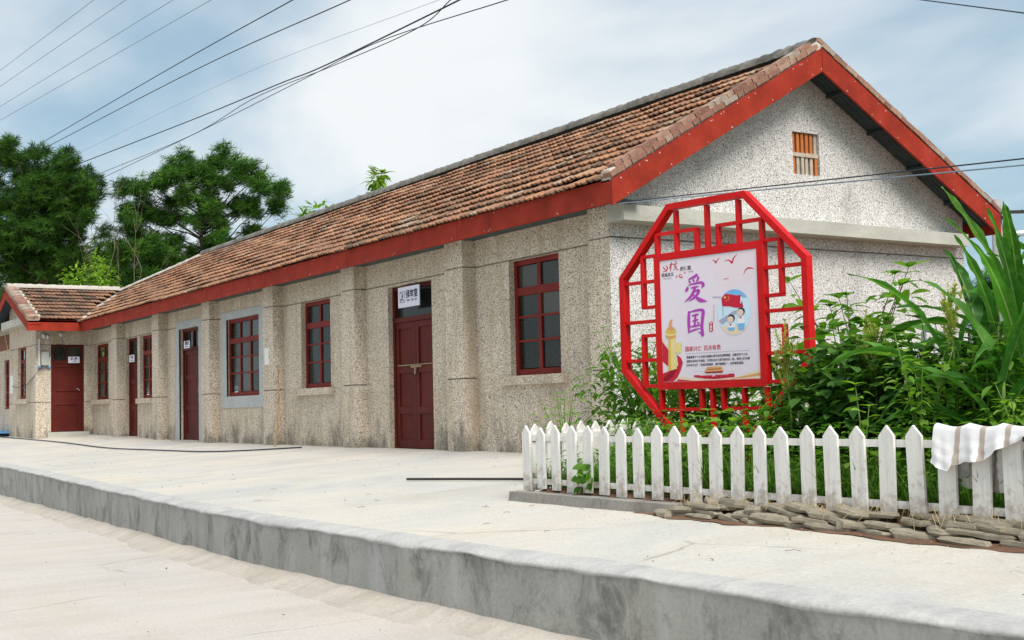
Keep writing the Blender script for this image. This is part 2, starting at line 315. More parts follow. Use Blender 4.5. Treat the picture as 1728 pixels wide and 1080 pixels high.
# ------------------------------------------------------------------ the setting: ground, road, platform
def gz(x, y):                                               # height of the platform surface
    return .06 * min(y, 0.0) + .012 * max(0.0, -x - 14.0)
EDGE = [(-70, -2.6), (-40, -3.3), (-20, -3.85), (-11.87, -4.13), (-7.35, -4.34), (-2.7, -4.6), (1.0, -4.77), (3.5, -4.74), (6.36, -4.65), (8.87, -4.57), (14, -4.4), (30, -4.0)]
def edge_y(x):
    for (a, ya), (b, yb) in zip(EDGE, EDGE[1:]):
        if a <= x <= b: return ya + (yb - ya) * (x - a) / (b - a)
    return EDGE[0][1] if x < EDGE[0][0] else EDGE[-1][1]
def road_z(x): return -.635 - .0095 * max(0, -x - 1) * (1 if x > -12 else 0) - (.105 if x <= -12 else 0)
xs = [-70, -55, -40, -30, -24] + [-20 + .2 * i for i in range(60)] + [-8 + .07 * i for i in range(290)] + [12.4, 14, 18, 22, 30]
top_rows, face_rows, lip_rows, fil = [], [], [], []
for x in xs:
    ye = edge_y(x) + .018 * wob(x, 1.3); e = .012 * wob(x, 2.1, 3)
    zt = gz(x, ye); zr = road_z(x)
    ys = [12, 6, 3, .2, 0, -.6, -1.2, -2, -2.8, -3.5]
    row = [Vector((x, yy, gz(x, yy) + .006 * wob(x + yy * 2, 1.1, yy))) for yy in ys] + [Vector((x, ye + .20, gz(x, ye + .2) + .018 + .003 * wob(x, 2)))]
    top_rows.append(row)
    lw = .034 + .010 * wob(x, 1.9, 1.0)                         # uneven depth of the trowelled lip
    ch = max(0, hsh(round(x * 4.3), 7) - .86) * .14 + .004 * (hsh(x, 5) - .5) if x > -9 else 0; e -= ch
    lip_rows.append([row[-1], Vector((x, ye + .095, zt + .024)), Vector((x, ye + .045, zt + .017 + e * .2)), Vector((x, ye + .014 + ch * .8, zt + .006 + e * .3)), Vector((x, ye + ch * .5, zt - lw + .022 + e * .4)), Vector((x, ye + .008, zt - lw + .016 + e * .5))])
    face_rows.append([lip_rows[-1][-1], Vector((x, ye + .012 + .004 * wob(x, 3), (zt + zr) / 2)), Vector((x, ye + .004, zr - .2))])
    fw = .24 + .06 * wob(x, .9, 2) + .02 * wob(x, 3.3)
    fil.append([Vector((x, ye + .012, zr + .004 + .010 * wob(x, 1.7))), Vector((x, ye - .05, zr - .014 + .006 * wob(x, 3.1))), Vector((x, ye - fw * .55, zr - .042)), Vector((x, ye - fw, zr - .068)), Vector((x, ye - fw - .02, zr - .09))])
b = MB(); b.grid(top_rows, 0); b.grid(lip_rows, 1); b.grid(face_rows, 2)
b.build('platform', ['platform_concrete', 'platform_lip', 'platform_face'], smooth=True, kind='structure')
b = MB(); b.grid(fil, 0); b.build('mortar_fillet', 'fillet_mortar', smooth=True, kind='structure')
b = MB()
rows = []
for x in xs:
    zr = road_z(x) - .07; rows.append([Vector((x, edge_y(x) + .3, zr)), Vector((x, -6.2, zr - .004 + .006 * wob(x, .8))), Vector((x, -8, zr - .01 + .006 * wob(x, .7, 2))), Vector((x, -11, zr - .02)), Vector((x, -30, zr - .05))])
b.grid(rows, 0); b.build('road', 'road_concrete', smooth=True, kind='structure')
b = MB(); b.add([(-1500, -1500, -.95), (1500, -1500, -.95), (1500, 1500, -.95), (-1500, 1500, -.95)], [(0, 1, 2, 3)])
b.build('ground', 'ground_far', kind='structure')

# garden bed behind the fence
bed = [(2.98, -2.93), (13.5, -2.93), (13.5, 11), (.2, 11), (.2, .1), (2.0, .1)]
b = MB(); rows = []
for j in range(30):
    t = j / 29; y = -2.93 + 13.93 * t ** 1.5; xl = 2.98 - .98 * min(1, (y + 2.93) / 3.03) if y < .1 else .2
    rows.append([Vector((xl + (13.5 - xl) * (i / 40), y, gz(0, y) + (.075 + .03 * hsh(i, j) if 0 < i and j > 0 else .002))) for i in range(41)])
b.grid(rows); b.build('garden_soil', 'soil', smooth=True, kind='structure')
# reddish washed-out soil spilling in front of the stones
b = MB(); rows = []
for i in range(150):
    x = 4.6 + i * .045; w = .10 + .05 * wob(x, 2.2) + .06 * max(0, min(1, (x - 6.2) / 1.5)) + .02 * wob(x, 6)
    rows.append([Vector((x, -2.85, gz(x, -2.85) + .012)), Vector((x, -2.98, gz(x, -2.98) + .009)), Vector((x, -2.98 - w, gz(x, -2.98 - w) + .004))])
b.grid(rows); b.build('spilled_soil', 'soil', smooth=True, kind='structure')

# ------------------------------------------------------------------ station building
st = thing('station_building', (-11, 3, 0), 'long pebble-dashed station building with red fascia boards and tiled roof', 'building')
S0 = Vector(ROOT[st.name])
YW, XC, XE, W = .2, .348, -22.77, 6.01                      # facade plane, gable plane, inner corner, depth
ZS, ZL, GR = .967, 2.45, .010
YFAS, ZF, HF, XG, ZA = -.255, 2.7535, .2735, .736, 4.887     # eaves fascia and ridge
KS = (ZA - (ZF + HF)) / (W / 2 + .255)                      # roof slope
def roof_z(y): return ZF + HF + KS * (y - YFAS) if y <= W / 2 else ZA - KS * (y - W / 2)

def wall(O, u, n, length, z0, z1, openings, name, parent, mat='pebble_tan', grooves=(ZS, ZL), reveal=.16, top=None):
    """flat wall surface with real openings (reveals) and recessed joints; O = start, u along, n outward"""
    O, u, n = Vector(O), Vector(u), Vector(n); mb = MB()
    us = sorted({0, length} | {q for o in openings for q in o[:2]}); zs = sorted({z0, z1} | {q for o in openings for q in o[2:]} | {g + s * GR for g in grooves for s in (-1, 1)})
    inside = lambda a, b: any(o[0] <= a <= o[1] and o[2] <= b <= o[3] for o in openings)
    P = lambda a, z, d=0: tuple(O + u * a + n * d + Vector((0, 0, z)))
    for a0, a1 in zip(us, us[1:]):
        for b0, b1 in zip(zs, zs[1:]):
            if inside((a0 + a1) / 2, (b0 + b1) / 2): continue
            d = -.014 if any(abs((b0 + b1) / 2 - g) < .004 for g in grooves) else 0
            mb.add([P(a0, b0, d), P(a1, b0, d), P(a1, b1, d), P(a0, b1, d)], [(0, 1, 2, 3)], 1 if d else 0)
            if d:
                mb.add([P(a0, b0, 0), P(a1, b0, 0), P(a1, b0, d), P(a0, b0, d)], [(0, 1, 2, 3)]); mb.add([P(a0, b1, 0), P(a1, b1, 0), P(a1, b1, d), P(a0, b1, d)], [(3, 2, 1, 0)])
    for a0, a1, b0, b1 in openings:
        q = [(a0, b0), (a1, b0), (a1, b1), (a0, b1)]
        for (a, z), (c, w) in zip(q, q[1:] + q[:1]): mb.add([P(a, z), P(c, w), P(c, w, -reveal), P(a, z, -reveal)], [(0, 1, 2, 3)])
    return mb.build(name, [mat, 'joint_dirt'], parent)

def pane(parent, x0, x1, z0, z1, frame, curtain=False):
    f = frame; mb = MB(); a, c = f(x0, z0, -.012), f(x1, z1, -.006)
    p = [f(x0, z0, -.006), f(x1, z0, -.006), f(x1, z0, -.011), f(x0, z0, -.011), f(x0, z1, -.006), f(x1, z1, -.006), f(x1, z1, -.011), f(x0, z1, -.011)]
    mb.hexa(p); mb.build('pane', 'glass', parent)
def axes(O, u, n):
    O, u, n = Vector(O), Vector(u), Vector(n)
    return lambda a, z, d=0: O + u * a + n * d + Vector((0, 0, z))
def fbox(mb, f, a0, a1, z0, z1, d0, d1, mi=0):
    mb.hexa([f(a0, z0, d1), f(a1, z0, d1), f(a1, z0, d0), f(a0, z0, d0), f(a0, z1, d1), f(a1, z1, d1), f(a1, z1, d0), f(a0, z1, d0)], mi)

def window(f, a0, a1, z0, z1, cols, rows, rec=.08, fw=.065, bw=.036, trans=None, curtain=False):
    """frame with bars, each pane its own child; f = wall axes, rows = pane row boundaries as fractions, trans = index of the heavy transom"""
    g = lambda a, z, d=0: f(a, z, d - rec)
    mb = MB(); fbox(mb, g, a0, a0 + fw, z0, z1, -.06, .0); fbox(mb, g, a1 - fw, a1, z0, z1, -.06, .0); fbox(mb, g, a0 + fw, a1 - fw, z0, z0 + fw * 1.25, -.06, -.002); fbox(mb, g, a0 + fw, a1 - fw, z1 - fw, z1, -.06, -.002)
    ia0, ia1, iz0, iz1 = a0 + fw, a1 - fw, z0 + fw * 1.25, z1 - fw
    zs = [iz0 + (iz1 - iz0) * r for r in [0] + rows + [1]]; cs = [ia0 + (ia1 - ia0) * k / cols for k in range(cols + 1)]
    for i, z in enumerate(zs[1:-1]):
        h = .05 if trans == i else bw / 2 * .8; fbox(mb, g, ia0, ia1, z - h, z + h, -.04, .004 if trans == i else -.008)
    for c in cs[1:-1]:
        h = bw if cols == 2 else bw * .75; fbox(mb, g, c - h, c + h, iz0, iz1, -.042, -.005)
    wo = mb.build('window', 'window_red', st)
    for i in range(len(zs) - 1):
        for k in range(cols): pane(wo, cs[k] + .012, cs[k + 1] - .012, zs[i] + .012, zs[i + 1] - .012, lambda a, z, d=0: g(a, z, d - .02))
    mb = MB()
    if curtain:
        rows_ = [[g(ia0 + (ia1 - ia0) * k / 24, z, -.16 + .02 * math.sin(k * 1.9)) for k in range(25)] for z in (z0 + .05, z1 - .05)]
        mb.grid(rows_); mb.build('curtain', 'curtain', wo)
    return wo
def sill(f, a0, a1, z1, h=.115, d=.075):
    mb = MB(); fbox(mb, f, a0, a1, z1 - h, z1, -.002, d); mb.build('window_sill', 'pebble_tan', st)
def surround(f, a0, a1, z0, z1, ia0, ia1, iz0, iz1, d=.012):
    mb = MB(); fbox(mb, f, a0, ia0, z0, z1, -.03, d); fbox(mb, f, ia1, a1, z0, z1, -.03, d); fbox(mb, f, ia0, ia1, iz1, z1, -.03, d)
    if iz0 > z0 + .01: fbox(mb, f, ia0, ia1, z0, iz0, -.03, d)
    mb.build('plaster_surround', 'grey_plaster', st)
def door(f, a0, a1, z0, z1, leaves, transom, rec=.09, panels=(.30, .62), glass_cols=1):
    g = lambda a, z, d=0: f(a, z, d - rec); fw = .06
    mb = MB(); fbox(mb, g, a0, a0 + fw, z0, z1, -.09, .012); fbox(mb, g, a1 - fw, a1, z0, z1, -.09, .012); fbox(mb, g, a0 + fw, a1 - fw, z1 - fw, z1, -.09, .01)
    zt = z1 - transom if transom else z1 - fw
    if transom:
        fbox(mb, g, a0 + fw, a1 - fw, zt - .07, zt, -.09, .012)
        for k in range(1, glass_cols): c = a0 + fw + (a1 - a0 - 2 * fw) * k / glass_cols; fbox(mb, g, c - .025, c + .025, zt, z1 - fw, -.05, 0)
        zt -= .07
    do = mb.build('door', 'door_maroon', st)
    if transom:
        for k in range(glass_cols):
            w = (a1 - a0 - 2 * fw) / glass_cols; pane(do, a0 + fw + w * k + .005, a0 + fw + w * (k + 1) - .005, zt + .075, z1 - fw - .005, lambda a, z, d=0: g(a, z, d - .03))
    ia0, ia1 = a0 + fw, a1 - fw; lw = (ia1 - ia0) / leaves; H = zt - z0
    for k in range(leaves):
        l0, l1 = ia0 + lw * k + .004, ia0 + lw * (k + 1) - .004; mb = MB(); sw = .085
        fbox(mb, g, l0, l0 + sw, z0 + .01, zt - .006, -.05, -.008); fbox(mb, g, l1 - sw, l1, z0 + .01, zt - .006, -.05, -.008)
        zs = [z0 + .01] + [z0 + H * p for p in panels] + [zt - .006]
        for i, z in enumerate(zs):
            lo = z if i == 0 else z - .05; hi = z + .12 if i == 0 else (z if i == len(zs) - 1 else z + .05)
            if i == len(zs) - 1: lo = z - .09
            fbox(mb, g, l0 + sw, l1 - sw, lo, hi, -.05, -.010)
        lf = mb.build('door_leaf', 'door_maroon', do)
        for i in range(len(zs) - 1):
            lo = zs[i] + (.12 if i == 0 else .05); hi = zs[i + 1] - (.09 if i == len(zs) - 2 else .05)
            mb = MB(); fbox(mb, g, l0 + sw, l1 - sw, lo, hi, -.045, -.03); mb.build('panel', 'door_maroon', do)
    return do, g

# facade wall and openings (a = world X on the facade)
F = axes((0, YW, 0), (1, 0, 0), (0, -1, 0))
OP = [(-2.09, -.955, ZS, 2.44), (-5.53, -4.16, -.1, 2.41), (-8.84, -7.63, ZS, 2.44), (-12.55, -10.80, .90, 2.40), (-15.50, -14.21, -.1, 2.40), (-19.62, -18.64, -.1, 2.43), (-18.43, -17.46, ZS, 2.43), (-22.52, -21.18, ZS + .03, 2.43)]
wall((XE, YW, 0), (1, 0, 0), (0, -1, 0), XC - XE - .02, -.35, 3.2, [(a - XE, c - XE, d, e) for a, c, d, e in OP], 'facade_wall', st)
wA = window(F, *OP[0], 2, [.27, .50, .745], trans=2); sill(F, -2.27, -.80, ZS)
window(F, *OP[2], 2, [.27, .50, .745], trans=2); sill(F, -9.06, -7.5, ZS)
window(F, *OP[3], 3, [.27, .50, .735], trans=2, rec=.05, curtain=True); surround(F, -12.80, -10.57, .68, 2.55, *OP[3][:2], OP[3][2], OP[3][3])
window(F, *OP[6], 2, [.27, .50, .745], trans=2, curtain=True); sill(F, -18.55, -17.38, ZS)
window(F, *OP[7], 2, [.27, .50, .745], trans=2, curtain=True); sill(F, -22.6, -21.1, ZS + .03)
d1, g1 = door(F, -5.53, -4.16, 0.0, 2.41, 2, .47)
d2, g2 = door(F, -15.50, -14.21, .03, 2.40, 1, .40, glass_cols=2, panels=(.36, .70)); surround(F, -15.70, -14.02, .0, 2.57, -15.50, -14.21, 0, 2.40)
d3, g3 = door(F, -19.62, -18.64, .08, 2.43, 1, .42, panels=(.36, .70))
mb = MB(); fbox(mb, g1, -5.42, -4.27, 1.22, 1.235, -.012, -.004); fbox(mb, g1, -4.98, -4.66, 1.185, 1.215, -.008, .01); mb.tube([g1(-4.83, 1.20, .015), g1(-4.83, 1.09, .02)], .018, 6); mb.tube([g1(-4.72, 1.2, .01), g1(-4.72, 1.2, .04), g1(-4.60, 1.2, .04)], .008, 6); mb.build('bolt_and_padlock', 'brass', d1)
mb = MB(); mb.tube([g2(-14.36, 1.14, -.01), g2(-14.36, 1.14, .05)], .022, 8); mb.tube([g2(-14.36, 1.14, .05), g2(-14.36, 1.02, .05)], .014, 6); mb.build('door_handle', 'brass', d2)
for dd, a0, a1, z in ((d2, -15.5, -14.21, .03), (d3, -19.62, -18.64, .08)):
    mb = MB(); mb.box(a0 + .05, a1 - .05, -.02, YW + .15, gz(a0, 0) - .05, z); mb.build('threshold', 'pale_mortar', dd)
# pilasters with the same recessed joints, corner one wider round the gable
def pilaster(x0, x1):
    mb = MB(); zb = gz(x0, 0) - .1
    for lo, hi, ins in ((zb, ZS - GR, 0), (ZS - GR, ZS + GR, .014), (ZS + GR, ZL - GR, 0), (ZL - GR, ZL + GR, .014), (ZL + GR, 3.05, 0)):
        mb.box(x0 + ins, x1 - ins, ins, YW + .02, lo, hi, 1 if ins else 0)
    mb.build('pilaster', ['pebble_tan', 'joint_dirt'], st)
for i in range(1, 7): pilaster(-.065 - 3.351 * i, -.065 - 3.351 * i + .48)
pilaster(-.065, XC - .004)
# gable wall (faces +X): lower rectangle with joint, upper triangle with the vent opening
wall((XC, 0, 0), (0, 1, 0), (1, 0, 0), W, -.35, 2.75, [], 'gable_wall', st, 'pebble_dash', grooves=(ZL,))
VY0, VY1, VZ0, VZ1 = 2.87, 3.33, 3.38, 3.915
mb = MB(); P = lambda y, z, d=0: (XC + d, y, z)
zt = lambda y: roof_z(y) - .07
def quad(y0, z00, z01, y1, z10, z11): mb.add([P(y0, z00), P(y1, z10), P(y1, z11), P(y0, z01)], [(0, 1, 2, 3)])
quad(0, 2.75, zt(0), VY0, 2.75, zt(VY0)); quad(VY1, 2.75, zt(VY1), W, 2.75, zt(W)); quad(VY0, 2.75, VZ0, VY1, 2.75, VZ0)
quad(VY0, VZ1, zt(VY0), W / 2, VZ1, zt(W / 2)); quad(W / 2, VZ1, zt(W / 2), VY1, VZ1, zt(VY1))
q = [(VY0, VZ0), (VY1, VZ0), (VY1, VZ1), (VY0, VZ1)]
for (a, z), (c, w) in zip(q, q[1:] + q[:1]): mb.add([P(a, z), P(c, w), P(c, w, -.14), P(a, z, -.14)], [(0, 1, 2, 3)])
mb.build('gable_triangle', 'pebble_dash', st)
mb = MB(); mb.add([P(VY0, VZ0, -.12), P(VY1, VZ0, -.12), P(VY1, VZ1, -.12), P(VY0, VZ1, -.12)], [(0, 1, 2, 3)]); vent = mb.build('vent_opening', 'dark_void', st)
bw = (VY1 - VY0) / 6
for row, (z0, z1) in enumerate(((VZ0 + .005, VZ0 + .225), (VZ0 + .285, VZ1 - .008))):
    for k in range(6):
        mb = MB(); y0 = VY0 + bw * k + .012 + .006 * random.random(); mb.box(XC - .10, XC - .025 - .012 * random.random(), y0, y0 + bw * .60, z0, z1)
        mb.build('brick', ('pale_brick' if (row == 0 and k in (1, 2, 3, 4)) or (row and k == 5) else 'hollow_brick'), vent)
for k in range(2):
    mb = MB(); mb.box(XC - .10, XC - .018, VY0 + .006 + k * .228, VY0 + .226 + k * .228, VZ0 + .23, VZ0 + .28); mb.build('brick', 'pale_brick', vent)
# back and far end walls (plain, never in view, they close the room)
mb = MB(); mb.box(-26, XC - .02, W - .2, W, -.35, 3.0); mb.build('rear_wall', 'pebble_dash', st)
# cement beam across the gable
mb = MB(); mb.hexa([(XC - .01, -.02, 2.60), (.60, .02, 2.61), (.60, 5.80, 2.585), (XC - .01, 5.86, 2.585), (XC - .01, -.02, 2.83), (.60, .02, 2.785), (.60, 5.80, 2.745), (XC - .01, 5.86, 2.79)])
mb.build('cement_beam', 'cement_beam', st)

# ---- roof
VAL = (-22.1, -24.9, 1.56); XR = -22.0                        # valley foot, valley head X and Y, ridge end
def x_left(y):                                              # left boundary of the front slope: valley, then hip
    if y <= 1.56: return -22.1 + (-24.9 + 22.1) * (y + .255) / (1.56 + .255)
    return -24.9 + (XR + 24.9) * (y - 1.56) / (W / 2 - 1.56)
mb = MB(); D = .05; rz = lambda y: roof_z(y) - .035
top = [(XG - .02, YFAS + .02, rz(YFAS)), (XG - .02, W / 2, rz(W / 2)), (XR, W / 2, rz(W / 2)), (-24.9, 1.56, rz(1.56)), (-22.1, YFAS + .02, rz(YFAS))]
mb.prism(top, (0, 0, -D))
mb.prism([(XG - .02, W / 2, rz(W / 2)), (XG - .02, W - YFAS, rz(W - YFAS)), (-27, W - YFAS, rz(W - YFAS)), (-25.0, W / 2, rz(W / 2) - .8), (XR, W / 2, rz(W / 2))], (0, 0, -D))
mb.add([(XR, W / 2, rz(W / 2)), (-24.9, 1.56, rz(1.56)), (-25.0, W / 2, rz(W / 2) - .8)], [(0, 1, 2)])
roof = mb.build('roof', 'roof_deck', st)
prof = [(-.004, .006), (.014, .020), (.036, .023), (.056, .010), (.085, .004), (.112, .015), (.135, .016), (.158, .004), (.190, .003), (.219, .009)]
TW, TL, TE, TH = .215, .375, .312, .022
def tile_mesh(k):
    b = MB(); r = k / 11.0; dz = lambda t: .046 * (1 - t)
    lo = [Vector((u + .004 * (hsh(k, u) - .5), 0 + .012 * (hsh(k, i, 3) - .5), h + dz(0))) for i, (u, h) in enumerate(prof)]; hi = [Vector((u, TL, h + dz(1))) for u, h in prof]
    bt = [p + Vector((0, .004, -TH)) for p in lo]; n_ = len(prof)
    b.add(lo + hi + bt, [(i, i + 1, n_ + i + 1, n_ + i) for i in range(n_ - 1)] + [(2 * n_ + i, 2 * n_ + i + 1, i + 1, i) for i in range(n_ - 1)] + [(0, n_, 2 * n_), (n_ - 1, 3 * n_ - 1, 2 * n_ - 1)], 0, r)
    return b
TM = [tile_mesh(k) for k in range(12)]; TME = [t.mesh('roof_tile', 'roof_tile', (0, 0, 0), False) for t in TM]
def slope_matrix(O, u, v):
    u, v = Vector(u).normalized(), Vector(v).normalized(); n_ = u.cross(v); m = Matrix((u, v, n_)).transposed().to_4x4(); m.translation = O; return m
def lay(spots, parent, limit):
    """spots = list of (matrix, tile kind); the nearest become objects of their own, the rest one part"""
    spots.sort(key=lambda s: (s[0].translation - CAM).length); rest = MB()
    for i, (m, k) in enumerate(spots):
        if i < limit:
            o = bpy.data.objects.new('roof_tile', TME[k]); COL.objects.link(o); o.parent = parent; o.matrix_local = Matrix.Translation(-S0) @ m
        else: rest.add([m @ Vector(p) for p in TM[k].v], TM[k].f, 0, TM[k].r[0])
    if rest.v: rest.build('tile_field', 'roof_tile', parent, kind='stuff')
c_, s_ = 1 / math.sqrt(1 + KS * KS), KS / math.sqrt(1 + KS * KS)
def tile_kind(): return random.choice([0, 1, 2, 3, 3, 4, 4, 5, 5, 6, 6, 7, 7, 8, 8, 9, 10, 11])
spots = []
rowsN = 12
for r in range(rowsN):
    v = -.055 + r * TE * (3.77 / (rowsN * TE)) * .992; y = YFAS + v * c_
    x = XG - .13; j = 0
    while x - TW > x_left(max(y + .15, YFAS)) + .05:
        x -= TW; j += 1
        sag = .012 * wob(x * .35, 1, r * .7) + .006 * wob(x, 1.3, r)
        m = slope_matrix((x, y + .012 * (random.random() - .5) - sag * .3, roof_z(YFAS) + v * s_ - .015 + sag), (1, 0, .012 * (random.random() - .5)), (.03 * (random.random() - .5), c_, s_ + .02 * (random.random() - .5)))
        k = tile_kind()
        if random.random() < .02: m = m @ Matrix.Rotation(R(random.uniform(-6, 6)), 4, 'Z') @ Matrix.Translation((0, -.03, .012))
        spots.append((m, k))
lay(spots, roof, 300)
# ridge cap of weathered mortar
def ridge(p0, p1, w, h, mat, parent, seg=60, cut=0):
    rows = []; p0, p1 = Vector(p0), Vector(p1); d = (p1 - p0); side = d.cross(Vector((0, 0, 1))).normalized()
    for i in range(seg + 1):
        t = i / seg; p = p0 + d * t; k = 1 + .07 * wob(t * seg * .8, 1.2, 1.1) + .10 * (hsh(i, 3) - .5)
        rows.append([p + side * (w * math.cos(a) * k) + Vector((0, 0, h * math.sin(a) * k - .03)) for a in [math.pi * q / 8 for q in range(9)]])
    b = MB(); b.grid(rows); n_ = len(rows) * 9; b.f += [tuple(range(9)), tuple(range(n_ - 9, n_))]; b.m += [0, 0]; b.r += [0, 0]
    return b.build('ridge_cap', mat, parent, smooth=True)
ridge((XG - .05, W / 2, ZA + .03), (XR, W / 2, ZA + .0), .15, .14, 'ridge_mortar', roof, 420)
ridge((XR + .1, W / 2, ZA), (-24.95, 1.52, roof_z(1.56) + .02), .13, .10, 'pale_mortar', roof, 40)
ridge((-24.9, 1.6, roof_z(1.56)), (-22.05, -.30, roof_z(YFAS) + .01), .20, .075, 'pale_mortar', roof, 40)
# bricks laid along the verge, two courses, on both rakes
for sgn in (1, -1):
    L = math.hypot(W / 2 - YFAS, KS * (W / 2 - YFAS)); a0 = 0.0
    for course in range(2):
        d = .02 + .11 * course
        while d < L - .16:
            ln = .225 + random.uniform(-.02, .015)
            if random.random() < .45: ln = .118
            y = YFAS - .02 + d * c_; z = roof_z(YFAS) + d * s_ + .0 + .062 * course
            if sgn < 0: y = W - y
            b = MB(); x0 = XG - .155 + .012 * random.random() if course else XG - .10; x1 = XG + .036 + .010 * random.random() - .045 * course
            b.box(x0, x1, 0, ln - .012, 0, .054, 0); me = b.mesh('verge_brick', 'verge_brick')
            o = bpy.data.objects.new('brick', me); COL.objects.link(o); o.parent = roof
            u = Vector((1, 0, 0)); v = Vector((0, c_ * sgn, s_)); nn = Vector((0, -s_ * sgn, c_))
            m = Matrix((u, v, nn)).transposed().to_4x4(); m.translation = Vector((0, y, z)) - S0
            o.matrix_local = m @ Matrix.Rotation(R(random.uniform(-1.6, 1.6)), 4, 'X'); d += ln
    b = MB(); pts = []
    for y, off in ((YFAS - .0, 0), (W / 2, 0)):
        yy = y if sgn > 0 else W - y; pts.append((yy, roof_z(YFAS) + KS * (y - YFAS)))
    (ya, z0_), (yb, z1_) = pts
    b.hexa([(XG - .165, ya, z0_ - .03), (XG + .012, ya, z0_ - .03), (XG + .012, yb, z1_ - .03), (XG - .165, yb, z1_ - .03), (XG - .165, ya, z0_ + .092), (XG - .02, ya, z0_ + .095), (XG - .02, yb, z1_ + .095), (XG - .165, yb, z1_ + .092)])
    b.build('verge_mortar', 'pale_mortar', roof)
# fascia boards along the eaves, each board its own part, and the two rake boards
x = XG
while x > -22.1:
    x1 = max(-22.1, x - 3.35); b = MB(); b.box(x1 + .004, x - .004, YFAS, YFAS + .028, ZF + .004 * hsh(x), ZF + HF - .012); b.build('fascia_board', 'fascia_red', st); x = x1
def rake(ya, yb, name='rake_board'):
    za, zb = roof_z(ya), roof_z(yb); b = MB(); h = HF * 1.10
    lo = (ZF if ya < 0 or ya > W else za - h)
    b.hexa([(XG + .003, ya, za - h), (XG + .033, ya, za - h), (XG + .033, yb, zb - h), (XG + .003, yb, zb - h), (XG + .003, ya, za - .012), (XG + .033, ya, za - .012), (XG + .033, yb, zb - .012), (XG + .003, yb, zb - .012)])
    b.build(name, 'fascia_red', st)
rake(YFAS, W / 2 - .004); rake(W - YFAS, W / 2 + .004)
b = MB(); nr_ = random.Random(4)
for k in range(46):
    y = nr_.uniform(YFAS + .1, W - YFAS - .1); z = roof_z(y if y <= W / 2 else W - y) - nr_.choice((.05, .27)) + nr_.uniform(-.01, .01); r_ = nr_.uniform(.005, .010)
    b.tube([(XG + .032, y, z), (XG + .036, y, z)], r_, 6)
for k in range(60):
    x = nr_.uniform(-20, XG - .05); z = nr_.choice((ZF + .03, ZF + HF - .04)) + nr_.uniform(-.01, .01); b.tube([(x, YFAS + .001, z), (x, YFAS - .003, z)], nr_.uniform(.004, .008), 6)
b.build('nail_heads', 'nail_head', st, kind='stuff')
b = MB(); b.box(XR - 5, XG, W - YFAS - .03, W - YFAS, ZF, ZF + HF - .012); b.build('rear_fascia', 'fascia_red', st)
# ribbed tin under the gable overhang, with battens, and a flat sheet under the eaves
for sgn in (1, -1):
    b = MB(); N_ = 30; rowsS = []
    for t in range(2):
        y = (YFAS + .03, W / 2)[t]; yy = y if sgn > 0 else W - y; row = []
        for k in range(N_ + 1):
            xx = XC - .02 + (XG + .0 - XC + .02) * k / N_; ph = (k % 5); hgt = (0, .018, .018, 0, 0)[ph]; row.append(Vector((xx, yy, roof_z(y) - .155 - hgt)))
        rowsS.append(row)
    b.grid(rowsS); sf = b.build('soffit_sheet', 'soffit_tin', st)
    for k in range(4):
        y = .35 + k * .72; yy = y if sgn > 0 else W - y; b = MB(); b.bar((XC, yy, roof_z(y) - .195), (XG - .02, yy, roof_z(y) - .195), .05, .035); b.build('batten', 'soffit_tin', sf)
b = MB(); b.box(-22.1, XG - .02, YFAS + .03, YW - .003, ZF + .055, ZF + .062); b.build('eaves_soffit', 'soffit_tin', st)

# ---- wing at the far end: its own gable faces the track
XWL, YG, YRK = -26.06, -1.23, -1.56
XRW, ZRW, ZEW, XEV = -24.9, 4.12, ZF + HF + .05, -22.08
KW = (ZRW - ZEW) / (XEV - XRW)
wr = lambda x: ZRW - KW * abs(x - XRW)
FX = axes((XE, 0, 0), (0, 1, 0), (1, 0, 0))
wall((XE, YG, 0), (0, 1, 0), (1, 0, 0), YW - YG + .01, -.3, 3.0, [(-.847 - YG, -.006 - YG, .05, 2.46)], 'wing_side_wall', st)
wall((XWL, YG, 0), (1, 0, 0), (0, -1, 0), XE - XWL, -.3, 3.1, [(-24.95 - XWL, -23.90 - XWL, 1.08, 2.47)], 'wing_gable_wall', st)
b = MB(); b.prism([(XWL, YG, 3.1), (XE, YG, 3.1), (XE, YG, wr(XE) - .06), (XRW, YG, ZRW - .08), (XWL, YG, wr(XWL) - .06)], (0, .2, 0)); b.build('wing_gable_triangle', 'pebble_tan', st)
FG = axes((0, YG, 0), (1, 0, 0), (0, -1, 0))
window(FG, -24.95, -23.90, 1.08, 2.47, 2, [.27, .50, .745], trans=2, curtain=True); sill(FG, -25.15, -23.8, 1.07, .12, .08)
d4, g4 = door(FX, -.847, -.006, .20, 2.46, 1, .42, rec=.05, glass_cols=2, panels=(.42, .62))
b = MB(); b.tube([g4(-.13, 1.27, -.01), g4(-.13, 1.27, .05)], .016, 6); b.tube([g4(-.13, 1.27, .05), g4(-.2, 1.32, .05)], .012, 6); b.build('door_handle', 'steel_bar', d4)
b = MB(); b.box(XE - .05, XE + .12, -.95, .1, -.1, .19); b.build('door_step', 'cement_beam', d4)
b = MB(); b.box(XWL + .2, XE + .25, YG - .26, YG - .002, 3.0, 3.2); b.build('wing_beam', 'cement_beam', st)
wroof_b = MB()
wroof_b.prism([(XEV, YRK, wr(XEV) - .04), (XEV, -.25, wr(XEV) - .04), (XRW, 1.56, ZRW - .04), (XRW, YRK, ZRW - .04)], (0, 0, -.05))
wroof_b.prism([(XRW, YRK, ZRW - .04), (XRW, 3, ZRW - .04), (-27.6, 3, wr(-27.6) - .04), (-27.6, YRK, wr(-27.6) - .04)], (0, 0, -.05))
wroof = wroof_b.build('wing_roof', 'roof_deck', st)
cw, sw_ = 1 / math.sqrt(1 + KW * KW), KW / math.sqrt(1 + KW * KW)
LW = math.hypot(XEV - XRW, ZRW - ZEW); spots = []; nr = 9
